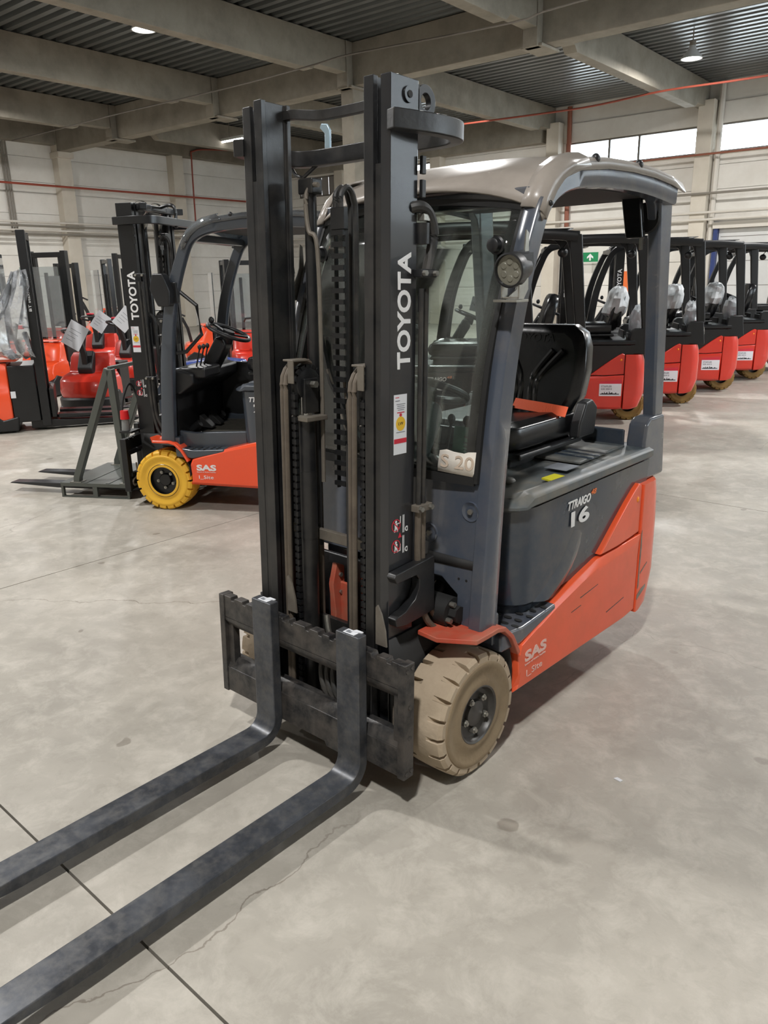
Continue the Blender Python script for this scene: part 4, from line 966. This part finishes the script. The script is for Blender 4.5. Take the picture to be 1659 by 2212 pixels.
    # ---------------- dashboard, column and steering wheel
    MB().prism([(.40, .70), (.52, .70), (.62, .96), (.60, 1.03), (.44, 1.06), (.41, 1.04)] if detail != 1 else [(.44, .88), (.50, .86), (.62, .94), (.62, 1.02), (.48, 1.05), (.44, 1.03)], 'x', -.44, .44).build('dashboard', 'dash_grey' if dusty else 'black_plastic', R, bevel=.02)
    col = MB().prism([(.50, 1.00), (.60, .96), (.74, 1.18), (.72, 1.24), (.66, 1.26)], 'x', -.075, .075).build('steering_column', 'dash_grey' if dusty else 'black_plastic', R, bevel=.02)
    ax = Vector((0, .38, .92)).normalized(); c = Vector((-.02, .735, 1.285)); e1 = Vector((1, 0, 0)); e2 = ax.cross(e1)
    sw = MB().tube([c+(e1*math.cos(2*math.pi*k/32)+e2*math.sin(2*math.pi*k/32))*.165 for k in range(32)], .015, 10, closed=True, ref=ax).build('steering_wheel', 'black_plastic', R)
    sp = MB()
    for a in (10, 130, 250): sp.bar([c-ax*.015, c+(e1*math.cos(R_(a))+e2*math.sin(R_(a)))*.155], .03, .012, ref=ax)
    sp.build('wheel_spoke', 'black_plastic', sw)
    MB().cyl(c-ax*.08, c+ax*.012, .055, 18, .045).build('wheel_boss', 'black_plastic', sw)
    MB().sphere(c+(e1*math.cos(R_(300))+e2*math.sin(R_(300)))*.15+ax*.05, .022, .022, .026, 12, 8).build('wheel_knob', 'black_plastic', sw)
    MB().box(.10, .40, .50, .70, .98, 1.06).build('lever_console', 'black_plastic', R, bevel=.02)
    for k in range(3):
        lv = MB(); lv.cyl((.18+.07*k, .60, 1.05), (.18+.07*k, .64, 1.19), .006, 8); lv.sphere((.18+.07*k, .64, 1.20), .015, .015, .02, 10, 8); lv.build('hydraulic_lever', 'black_plastic', R)
    # ---------------- seat
    seat = MB(); rows = []
    for z, ins, fy in ((1.01, .04, .03), (1.025, .01, .01), (1.07, .0, .0), (1.10, .012, .012), (1.118, .05, .05)):
        pl = [(-.255+ins, 1.47), (-.255+ins, 1.02+fy)]+[(-.255+.07+ins-.07*math.cos(R_(q)), 1.02-.07*math.sin(R_(q))+fy) for q in (30, 60, 90)]+[(.255-.07-ins+.07*math.cos(R_(q)), 1.02-.07*math.sin(R_(q))+fy) for q in (90, 60, 30)]+[(.255-ins, 1.02+fy), (.255-ins, 1.47)]
        rows.append([(x, y, z+(.015 if abs(x) > .19 and z > 1.09 else 0)) for x, y in pl])
    seat.grid(rows, True); seat.add(rows[-1], [list(range(len(rows[-1])))]); seat.add(rows[0], [list(range(len(rows[0])))[::-1]])
    seat = seat.build('seat_cushion', 'seat_black', R, angle=50, bevel=.008)
    MB().box(-.26, .27, .98, 1.50, .985, 1.012).build('seat_base', 'black_plastic', seat, bevel=.01)
    MB().box(-.21, .21, 1.0, 1.46, .945, .985).build('seat_rail', 'rubber', seat, bevel=.006)
    bk = MB(); outl = [(-.15, 1.04), (.15, 1.04), (.215, 1.09), (.262, 1.19), (.272, 1.30), (.262, 1.40), (.235, 1.46), (.18, 1.492), (-.18, 1.492), (-.235, 1.46), (-.262, 1.40), (-.272, 1.30), (-.262, 1.19), (-.215, 1.09)]
    byz = lambda z: 1.43+(z-1.04)*.20
    layers = []
    for dy, k in ((.0, .84), (.008, .93), (.03, 1.), (.07, 1.), (.10, .93)):
        layers.append([(x*k, byz(z)+dy-(.02*abs(x/.27)**2 if dy < .05 else 0), 1.265+(z-1.265)*k) for x, z in outl])
    bk.grid(layers, True); bk.add(layers[0], [list(range(14))]); bk.add(layers[-1], [list(range(14))[::-1]]); bk = bk.build('seat_backrest', 'seat_black', R, angle=50, bevel=.006)
    if detail:
        for s in (1, -1):
            for k in range(2):
                MB().tube(smooth([(s*(.17-.05*k), byz(1.37)-.020, 1.385), (s*(.09-.04*k), byz(1.30)-.014, 1.30), (s*(.055-.03*k), byz(1.25)-.014, 1.24), (s*(.055-.03*k), byz(1.12)-.012, 1.12)], 4), .014, 8).build('cushion_rib', 'seat_black', bk)
            MB().prism([(1.38, 1.02), (1.53, 1.02), (1.55, 1.14), (1.50, 1.18), (1.44, 1.17), (1.39, 1.08)], 'x', s*.262, s*.315).build('recliner_cover', 'black_plastic', seat, bevel=.012)
        text_fit('TOYOTA', .22, .036, 'seat_black', (-.11, byz(1.425)-.008, 1.418), (1, 0, 0), (0, .2, 1), bk, bold=.02)
        bt = MB().bar([(.262, 1.36, 1.135), (.15, 1.33, 1.15), (.02, 1.32, 1.16)], .05, .004, ref=(0, -.8, .6)).build('seat_belt', 'belt_orange', R)
        MB().box(-.03, .03, 1.30, 1.36, 1.135, 1.15).build('belt_buckle', 'black_plastic', bt, bevel=.004); MB().box(-.05, -.028, 1.312, 1.348, 1.138, 1.153).build('buckle_button', 'buckle_red', bt, bevel=.002)
        MB().bar([(-.06, 1.33, 1.146), (-.18, 1.38, 1.13), (-.25, 1.42, 1.10)], .045, .006).build('belt_strap', 'black_plastic', bt)
    # ---------------- rear details: grab handle, beacon mirror
    MB().tube(smooth([(.34, 1.79, .84), (.36, 1.88, .90), (.36, 1.88, .99), (.40, 1.84, 1.05)], 5), .014, 8).build('rear_handle', 'chrome' if detail == 0 else 'black_plastic', R)
    if detail == 2:
        MB().prism([(.33, 2.035), (.415, 2.02), (.44, 1.845), (.365, 1.845)], 'y', 1.60, 1.635).build('rear_screen', 'black_gloss', R, bevel=.006)
        MB().lathe([(.0, -.012), (.058, -.010), (.064, .0), (.058, .012), (.0, .016)], (.415, 1.68, 1.925), 'y', 24).build('rear_mirror', 'black_plastic', R)
        MB().bar([(.41, 1.66, 1.86), (.41, 1.66, 1.80)], .02, .01).build('mirror_stem', 'zinc', R)
    else:
        MB().sphere((.36, 1.62, 1.88), .04, .05, .045, 12, 8).build('reversing_beacon', 'black_plastic', R)
        MB().tube(smooth([(.36, 1.62, 1.92), (.38, 1.66, 1.98), (.42, 1.68, 2.02)], 4), .006, 6).build('beacon_cable', 'rubber', R)
    return R
# ================================================================ trucks in place
main = fork_truck('forklift', 'dusty orange and grey three-wheel forklift in the foreground with black mast and forks')
# worn paint on the counterweight corner
for k, pl in enumerate(([(1.612, .30), (1.624, .31), (1.622, .42), (1.626, .50), (1.62, .585), (1.612, .57)], [(1.613, .245), (1.66, .265), (1.70, .285), (1.70, .30), (1.65, .29), (1.613, .27)], [(1.632, .37), (1.70, .405), (1.70, .412), (1.632, .38)])):
    MB().prism(pl, 'x', .5312, .5322).build('worn_paint', 'worn_edge', main)
for pl in ([(1.05, .44), (1.20, .452), (1.205, .455), (1.05, .444)], [(.98, .40), (1.06, .405), (1.06, .408), (.98, .403)], [(1.30, .29), (1.47, .305), (1.47, .308), (1.30, .294)]):
    MB().prism(pl, 'x', .5305, .5318).build('scratch', 'rim_dusty', main)

second = fork_truck('forklift', 'clean orange forklift with a yellow front tyre beside the A-frame stand', detail=1, paint='orange_clean', grey='body_grey_clean', hood='body_grey_clean', hoodtop='body_grey_clean', mast='mast_clean', web='mast_clean',
                    forkm='fork_clean', carm='mast_clean', tyres=('tyre_yellow', 'tyre_yellow'), rimm='rim_black', number='20', screen=False, zm=2.21, tau=0.0, guard='body_grey_clean', roof='clear_shield', fender='orange_clean', clean=True, fx=(-.30, .08), rimr=(.132, 1.), tip=-1.24, hy=.985, ty=.115)
second.location = (-3.870, 1.855, 0); second.rotation_euler = (0, 0, R_(-60)); second.scale = (1.03, 1.03, 1.03)
# third mast stage of the second truck: top ties, sheaves, bent pipe
for y, z in ((.08, 2.165), (.24, 2.185)): MB().bar([(-.31, y+.06, z), (-.25, y, z), (.25, y, z), (.31, y+.06, z)], .05, .045).build('top_tie', 'mast_clean', second, bevel=.004)
for x in (-.17, .06):
    MB().lathe([(.0, -.02), (.05, -.02), (.056, -.014), (.046, 0), (.056, .014), (.05, .02), (.0, .02)], (x, .15, 2.19), 'x', 24).build('sheave', 'chrome', second)
    MB().cyl((x, .15, 1.2), (x, .15, 2.13), .028, 14).build('free_lift_cylinder', 'mast_clean', second)
    MB().prism([(.11, 2.10), (.19, 2.10), (.17, 2.04), (.13, 2.04)], 'x', x-.02, x+.02).build('sheave_yoke', 'zinc', second, bevel=.003)
MB().tube(smooth([(-.02, .27, 2.2), (.02, .36, 2.21), (.02, .40, 2.18), (.02, .40, 2.05)], 4), .013, 8).build('bent_pipe', 'mast_clean', second)

row0 = fork_truck('forklift', 'row', detail=0, paint='red_and_shaded_orange', grey='body_grey_clean', hood='mast_clean', hoodtop='mast_clean', mast='mast_clean', web='mast_clean', forkm='fork_clean', carm='mast_clean',
                  tyres=('tyre_yellow', 'tyre_yellow'), rear_tyres=('tyre_yellow_dark', 'tyre_yellow_dark'), rimm='rim_black', number='18', screen=False, zm=2.16, tau=0.0, guard='mast_clean', roof=None, fender='red_and_shaded_orange', clean=True, fx=(-.30, .20), rimr=(.132, 1.), tip=-1.05, rwy=1.72, group='red forklifts parked in a row')  # body colour has the shading on orange paint built in
st = MB().box(.5316, .5326, 1.34, 1.585, .335, .475).build('sticker', 'paper', row0)
text_fit('STAPLER', .12, .022, 'print_grey', (.533, 1.36, .435), (0, 1, 0), (0, 0, 1), st, bold=.02)
text_fit('030 444 0', .12, .020, 'print_grey', (.533, 1.36, .405), (0, 1, 0), (0, 0, 1), st, bold=.02)
sk = MB(); xk = 1.35
for w, h in ((.02, .006), (.012, .016), (.014, .010), (.006, .026), (.02, .012), (.012, .022), (.016, .008), (.008, .030), (.014, .014), (.018, .02), (.03, .009), (.012, .018), (.03, .006)):
    sk.box(.5327, .5331, xk, xk+w+.001, .352, .356+h); xk += w
sk.build('skyline_print', 'print_black', st)
MB().prism([(1.34, .465), (1.585, .465), (1.585, .52), (1.34, .50)], 'x', .5315, .532).build('sticker', 'print_red', row0)
ORD = ('seen through the foreground windscreen', 'right behind the foreground seat, its own seat uncovered', 'in the row, nearest one right of the foreground seat', 'behind the rear post of the foreground forklift', 'in the row, third from the right edge', 'in the row, second from the right edge', 'cut off by the right picture edge')
rows_y = (3.55, 4.90, 6.53, 8.13, 9.68, 11.26, 12.81)
row = []
for k, y in enumerate(rows_y):
    t = row0 if k == 0 else copy_tree(row0)
    t.location = (-3.70+.02*math.sin(k*2.3) if k else -3.45, y, 0); t.rotation_euler = (0, 0, R_(-57+1.0*math.sin(k*1.7))); t.scale = (1.02, 1.02, 1.02)
    t['label'] = 'red forklift with black guard '+ORD[k]; row.append(t)
# plastic seat hoods and bags on some of them
def seat_hood(k, label):
    rnd = random.Random(k); t = row[k]; m = MB(); rowsv = []
    for z, w, d, yy in ((1.20, .20, .09, 1.52), (1.24, .27, .13, 1.515), (1.32, .31, .13, 1.53), (1.40, .30, .12, 1.545), (1.47, .27, .10, 1.555), (1.52, .20, .07, 1.56), (1.535, .06, .03, 1.56)):
        rr = []
        for q in range(20):
            a = 2*math.pi*q/20; j = 1+.2*(rnd.random()-.5); rr.append((w*math.cos(a)*j, yy+d*math.sin(a)*j, z+.02*(rnd.random()-.5)))
        rowsv.append(rr)
    m.grid(rowsv, True); m.add(rowsv[-1], [list(range(20))])
    o = m.build('plastic_seat_hood', 'bag_film', None, angle=12); o.location = t.location; o.rotation_euler = t.rotation_euler; o.scale = t.scale
    return tag(o, label, 'plastic cover', 'plastic hoods on the row truck seats')
def parts_bag(k, label):
    rnd = random.Random(40+k); t = row[k]; m = MB(); rowsv = []
    for i in range(9):
        a = math.pi*i/8-math.pi/2; rr = []
        for q in range(16):
            b = 2*math.pi*q/16; j = 1+.34*(rnd.random()-.5)
            rr.append((.16+.24*math.cos(a)*math.cos(b)*j, 1.765+.085*math.cos(a)*math.sin(b)*j, 1.13+.19*math.sin(a)*j*(1 if a > 0 else .95)))
        rowsv.append(rr)
    m.grid(rowsv, True); o = m.build('parts_bag', 'bag_film', None, angle=12); o.location = t.location; o.rotation_euler = t.rotation_euler; o.scale = t.scale; tag(o, label, 'plastic bag', 'plastic bags behind the row truck seats')
    MB().prism(circ(0, 0, .03, 18), 'x', 0, .003).build('red_seal', 'print_red', o).location = (.395, 1.765, 1.06)
    mm = MB(); mm.sphere((.14, 1.765, 1.07), .13, .04, .09, 10, 6); mm.build('bag_content', 'paper', o)
for k, w in ((2, 'beside the foreground backrest'), (3, 'behind the foreground rear post'), (4, 'third from the right edge')):
    seat_hood(k, 'clear plastic hood over a forklift seat '+w); parts_bag(k, 'white plastic bag with red seal behind a seat '+w)
o = MB().prism([(-.05, 0), (.05, .0), (.06, .12), (.03, .16), (-.05, .15)], 'y', -.001, .001).build('paper_tag', 'paper'); o.location = (-3.15, 5.50, 1.35); o.rotation_euler = (0, .25, R_(35)); tag(o, 'white paper tag hanging in the cab behind the windscreen', 'paper tag')
text_fit('Neu', .07, .03, 'print_grey', (-.035, -.0015, .06), (1, 0, 0), (0, 0, 1), o, bold=0)

# ---------------------------------------------------------------- A-frame stand on its steel pallet, on the forks of the second truck
SX = (second.location.x, second.location.y); SROT = R_(-60)
def at_second(name, label, cat):
    e = empty(name, (SX[0], SX[1], 0), SROT, 1.03); return tag(e, label, cat)
sd = at_second('pallet_stand', 'grey steel A-frame stand welded on a flat steel pallet', 'stand')
X0s, X1s, Y0s, Y1s = -.44, .287, -.69, -.085
MB().box(X0s, X1s, Y0s, Y1s, .112, .120).build('deck_plate', 'frame_grey', sd)
MB().box(X0s+.01, X1s-.01, Y0s+.20, Y0s+.23, .1205, .124).build('deck_seam', 'frame_grey', sd); MB().box(X0s+.01, X1s-.01, Y0s+.40, Y0s+.43, .1205, .124).build('deck_seam', 'frame_grey', sd)
for x in (X0s, X1s-.03):
    MB().box(x, x+.03, Y0s, Y1s, .092, .1115).build('edge_rail', 'frame_grey', sd); MB().box(x, x+.03, Y0s, Y1s, 0.001, .010).build('foot_rail', 'frame_grey', sd)
    for y in (Y0s, (Y0s+Y1s)/2-.02, Y1s-.02): MB().box(x+.002, x+.028, y, y+(.04 if y not in (Y0s, Y1s-.02) else .02), .0101, .0919).build('pallet_post', 'frame_grey', sd)
for x in (.235, -.39):
    ap = (x, -.17, 1.03)
    MB().bar([(x, -.56, .121), (x, -.555, .16), ap], .055, .055, ref=(1, 0, 0)).build('frame_leg', 'frame_grey', sd, bevel=.006)
    MB().bar([(x, -.12, .121), (x, -.122, .16), (x, -.155, 1.03)], .055, .055, ref=(1, 0, 0)).build('frame_leg', 'frame_grey', sd, bevel=.006)
    for y in (-.56, -.12): MB().box(x-.04, x+.04, y-.05, y+.05, .1202, .126).build('foot_plate', 'zinc', sd)
MB().bar([(-.39, -.165, 1.035), (.235, -.165, 1.035)], .03, .03).build('ridge_bar', 'frame_grey', sd, bevel=.004)
pg = at_second('power_plug', 'red and grey industrial power plug on the second truck carriage', 'power plug')
MB().cyl((.42, .03, .590), (.42, .03, .675), .032, 16, .026).build('plug_body', 'plug_grey', pg); MB().cyl((.42, .03, .6755), (.42, .03, .74), .034, 16, .030).build('plug_cap', 'plug_red', pg)
MB().box(.34, .47, .0, .10, .575, .5895).build('plug_tray', 'mast_clean', pg)
MB().tube(smooth([(.42, .03, .60), (.40, .0, .66), (.34, -.02, .80), (.25, .0, .92), (.18, .02, .8), (.2, .03, .7)], 6), .010, 8).build('plug_cable', 'rubber', pg)

# ---------------------------------------------------------------- warehouse trucks on the left
def stacker(label, loc, rz, paint='orange_clean', h=2.1, cover=None, brand=False, tall=False, group='warehouse trucks at the left', sc=1.):
    """pedestrian stacker, side on: +X forward (mast and forks), +Y away"""
    e = empty('stacker_truck', loc, rz, sc); tag(e, label, 'stacker', group)
    b = MB(); rows = []
    for z, x0, x1, w in ((.10, -.62, -.10, .36), (.16, -.64, -.08, .37), (.40, -.66, -.08, .37), (.50, -.60, -.08, .36), (.54, -.38, -.08, .34), (.70, -.30, -.08, .33), (.80, -.27, -.08, .32), (.83, -.24, -.08, .30)):
        rows.append([(x0+.08, -w, z), (x1, -w, z), (x1, w, z), (x0+.08, w, z), (x0, w-.1, z), (x0, -w+.1, z)])
    b.grid(rows, True); b.add(rows[-1], [list(range(6))]); b.build('chassis_cover', paint, e, angle=40, bevel=.02)
    sk_ = MB(); sk_.prism([(-.66, .02), (-.04, .02), (-.02, .20), (-.20, .16), (-.34, .30), (-.50, .34), (-.64, .24)], 'y', -.385, .385); sk_.build('skirt', 'black_plastic', e, bevel=.02)
    MB().box(-.075, .22, -.36, .36, .12, .80).build('battery_box', 'mast_clean', e, bevel=.012)
    MB().prism([(-.27, .845), (.02, .845), (.06, .86), (.02, .875), (-.25, .875)], 'y', -.32, .32).build('hood_flap', paint, e, bevel=.006)
    for s in (-1, 1):
        MB().box(.23, .33, s*.30-.045, s*.30+.045, .06, h).build('mast_rail', 'mast_clean', e, bevel=.006)
        MB().box(.245, .315, s*.225-.025, s*.225+.025, .08, h-.03).build('inner_rail', 'mast_clean', e, bevel=.004)
        lg = MB().prism([(.10, .03), (1.30, .03), (1.36, .05), (1.36, .08), (.50, .11), (.30, .13), (.10, .13)], 'y', s*.20-.09, s*.20+.09).build('support_leg', 'mast_clean', e, bevel=.008)
        MB().cyl((1.22, s*.20-.05, .04), (1.22, s*.20+.05, .04), .038, 14).build('leg_roller', 'plug_grey', lg)
        MB().prism([(.42, .135), (1.30, .135), (1.34, .15), (.42, .185)], 'y', s*.20-.085, s*.20+.085).build('fork_arm', 'mast_clean', e, bevel=.006)
    MB().box(.24, .33, -.30, .30, h-.10, h-.02).build('mast_crossbar', 'mast_clean', e, bevel=.006); MB().box(.345, .40, -.30, .30, .15, .50).build('fork_carriage', 'mast_clean', e, bevel=.008)
    MB().cyl((.28, .06, .15), (.28, .06, h*.85), .03, 12).build('lift_cylinder', 'mast_clean', e)
    MB().box(-.02, .0, -.33, .33, .90, h-.25).build('mast_shield', 'clear_shield', e)
    tl = MB(); tl.bar([(-.50, -.02, .50), (-.56, -.02, .80), (-.66, -.02, 1.02)], .07, .06, ref=(1, 0, 0)); tl = tl.build('tiller', 'black_plastic', e, bevel=.01)
    MB().tube([(-.60, -.18, 1.05), (-.70, -.17, 1.10), (-.72, 0, 1.11), (-.70, .17, 1.10), (-.60, .18, 1.05)], .018, 8).build('tiller_grip', 'black_plastic', tl); MB().box(-.76, -.68, -.05, .05, 1.07, 1.13).build('tiller_button', 'print_red', tl, bevel=.012)
    MB().box(-.075, -.02, -.374, -.3705, .42, .50).build('sticker', 'paper', e)
    wz = MB(); wz.cyl((-.35, -.24, .075), (-.35, -.18, .075), .075, 18); wz.build('castor_wheel', 'rubber', e)
    if brand:
        text_fit('BT staxio', .26, .030, 'white_print', (.29, -.3455, 1.42), (0, 0, 1), (-1, 0, 0), e, bold=.01)
        text_fit('LI-ION', .09, .022, 'white_print', (-.27, -.335, .70), (1, 0, 0), (0, 0, 1), e, bold=.01)
    return e
H0 = R_(41.8)
s1 = stacker('orange stacker with tall black mast, front left, plastic sheet hung over it', (-7.94, 2.58, 0), H0+R_(20), h=2.33, brand=True)
def side_of(base, dx, dy, dz=0):
    c, s = math.cos(H0), math.sin(H0); return (base[0]+c*dx-s*dy, base[1]+s*dx+c*dy, dz)
# clear sheet draped from the mast of the first stacker
m = MB(); rows = []; rnd = random.Random(3)
pts = [(.16, 1.88, .10), (.10, 1.7, .16), (.02, 1.5, .24), (-.06, 1.3, .31), (-.10, 1.1, .36), (-.07, .98, .34), (.0, .89, .25)]
for x, z, w in pts:
    rows.append([(x-.10*math.cos(q/9*math.pi)+.03*(rnd.random()-.5), -.40-.05*math.sin(q/9*math.pi*3)-.03*rnd.random(), z+.0)if False else (x+.06+w*(q/9-.5)*1.5+.05*(rnd.random()-.5), -.40-.05*math.sin(q/9*9.5+z*5)-.02*rnd.random(), z+.04*(rnd.random()-.5)) for q in range(10)])
m.grid(rows); sh = m.build('plastic_sheet', 'plastic_film', None, angle=25, solid=.002); sh.location = s1.location; sh.rotation_euler = s1.rotation_euler; tag(sh, 'crumpled clear plastic sheet hanging on the left stacker mast', 'plastic sheet')

def pallet_truck(label, loc, rz, paint='red_and_shaded_orange', group='warehouse trucks at the left', sc=1., col='black_plastic'):
    """tiller pallet truck seen from its rear: +X forward (forks)"""
    e = empty('pallet_truck', loc, rz, sc); tag(e, label, 'pallet truck', group)
    b = MB(); rows = []
    for z, x0, x1, w, r in ((.22, -.42, .12, .36, .16), (.30, -.44, .12, .37, .16), (.44, -.42, .12, .36, .15), (.50, -.36, .12, .33, .13), (.54, -.14, .12, .31, .05), (.74, -.08, .12, .30, .05), (.80, -.05, .12, .27, .05)):
        rows.append([(x1, -w, z), (x1, w, z), (x0+r, w, z), (x0+.04, w*.72, z), (x0, w*.3, z), (x0, -w*.3, z), (x0+.04, -w*.72, z), (x0+r, -w, z)])
    b.grid(rows, True); b.add(rows[-1], [list(range(8))]); b.build('chassis_cover', paint, e, angle=35, bevel=.02)
    b = MB(); rows = []
    for z, x0, w in ((.03, -.36, .33), (.10, -.45, .37), (.20, -.455, .375), (.225, -.43, .36)):
        rows.append([(.13, -w, z), (.13, w, z), (x0+.15, w, z), (x0+.04, w*.72, z), (x0, w*.3, z), (x0, -w*.3, z), (x0+.04, -w*.72, z), (x0+.15, -w, z)])
    b.grid(rows, True); b.add(rows[0], [list(range(8))]); b.build('bumper', col, e, angle=35, bevel=.01)
    MB().prism([(-.34, .035), (-.20, .24), (.0, .30), (.12, .12), (.12, .035)], 'y', -.385, .385).build('wheel_housing', 'black_plastic', e, bevel=.02)
    MB().box(.13, .40, -.34, .34, .14, .66).build('battery_box', 'mast_clean', e, bevel=.012)
    for s in (-1, 1): MB().prism([(.40, .04), (1.45, .04), (1.5, .06), (.6, .10), (.40, .10)], 'y', s*.19-.08, s*.19+.08).build('fork_arm', 'mast_clean', e, bevel=.006)
    MB().prism([(-.20, .52), (-.10, .52), (-.05, .80), (-.10, .84), (-.22, .60)], 'y', -.11, .11).build('tiller_base', 'black_plastic', e, bevel=.02)
    tl = MB(); tl.bar([(-.16, 0, .54), (-.18, 0, .80), (-.27, 0, 1.06)], .08, .05, ref=(1, 0, 0)); tl = tl.build('tiller', 'black_plastic', e, bevel=.01)
    MB().tube(smooth([(-.24, -.08, 1.06), (-.27, -.19, 1.09), (-.36, -.16, 1.13), (-.38, 0, 1.14), (-.36, .16, 1.13), (-.27, .19, 1.09), (-.24, .08, 1.06)], 4), .018, 8).build('tiller_grip', 'black_plastic', tl)
    MB().box(-.34, -.25, -.05, .05, 1.06, 1.18).build('tiller_head', 'black_plastic', tl, bevel=.015); MB().box(-.38, -.28, -.055, .055, 1.17, 1.20).build('tiller_button', 'print_red', tl, bevel=.012)
    MB().prism(circ(-.19, .36, .022, 18), 'z', .54, .541).build('round_mark', 'print_red', e)
    return e
p1 = pallet_truck('red pallet truck with tiller and hanging sheet, behind the left stacker', (-8.53, 3.89, 0), R_(122))
p2 = pallet_truck('red pallet truck further back with a sheet on its tiller', (-12.44, 6.23, 0), R_(125))
p3 = pallet_truck('red pallet truck half hidden by the second forklift mast', (-10.15, 5.5, 0), R_(112))
stacker('red stacker at the left picture edge, behind the front stacker', (-11.7, 3.1, 0), R_(130), paint='red_and_shaded_orange', h=2.2)
stacker('stacker with clear shield right behind the plastic sheet', (-10.9, 4.45, 0), R_(122), h=2.25)
stacker('stacker with clear mast shield above the hanging document sheets', (-14.1, 6.3, 0), R_(100), h=2.15, paint='red_and_shaded_orange')
stacker('farthest stacker left of the second forklift mast', (-16.3, 8.4, 0), R_(75), h=2.3)
stacker('tall orange stacker touching the outline of the second forklift mast', (-18.3, 9.9, 0), R_(40), h=2.0, sc=1.25)
stacker('stacker standing behind the cab of the second forklift', (-9.6, 7.6, 0), R_(150), h=2.1, paint='red_and_shaded_orange')
stacker('stacker seen through the front pillar of the second forklift', (-12.0, 8.6, 0), R_(60), h=2.15)
for k, (lx, ly, lz, lb) in enumerate(((-8.267, 3.559, 1.06, 'white document sheet hanging turned on the nearest red pallet truck'), (-11.62, 5.80, 1.06, 'white document sheet on the tiller of the farther pallet truck'), (-9.48, 5.04, 1.18, 'white document sheet beside the second forklift mast'))):
    o = MB().box(-.13, .13, -.001, .001, -.17, .17).build('document_sheet', 'paper'); o.location = (lx, ly, lz); o.rotation_euler = (0, R_(32+6*k), H0); tag(o, lb, 'document')
    for q in range(4): MB().box(-.09, .06-.02*q, -.0016, -.0011, .06-.05*q, .066-.05*q).build('print_line', 'print_grey', o)
# blue-lidded machine behind the stand
bm_ = empty('blue_machine', (-6.05, 3.95, 0), H0-R_(10)); tag(bm_, 'dark machine with bright blue lid behind the A-frame stand', 'machine')
MB().prism([(-.45, .06), (.5, .06), (.5, .70), (-.35, .66), (-.45, .5)], 'y', -.3, .3).build('machine_body', 'blue_dark', bm_, bevel=.03)
MB().prism([(-.34, .672), (.5, .708), (.5, .80), (.1, .84), (-.28, .78)], 'y', -.29, .29).build('machine_lid', 'blue_lid', bm_, bevel=.03)
for x in (-.3, .35): MB().cyl((x, -.25, .06), (x, .25, .06), .058, 16).build('machine_wheel', 'rubber', bm_)
# small litter on the floor
for k, (x, y, lb) in enumerate(((-.30, -.55, 'tiny white chip on the floor beside the left fork'), (.93, .62, 'pale paper scrap on the floor right of the orange chassis'))):
    o = MB().prism([(-.014, -.004), (.012, -.008), (.016, .004), (-.006, .009)], 'z', .0, .003).build('paper_scrap', 'paper'); o.location = (x, y, .0003); tag(o, lb, 'litter')
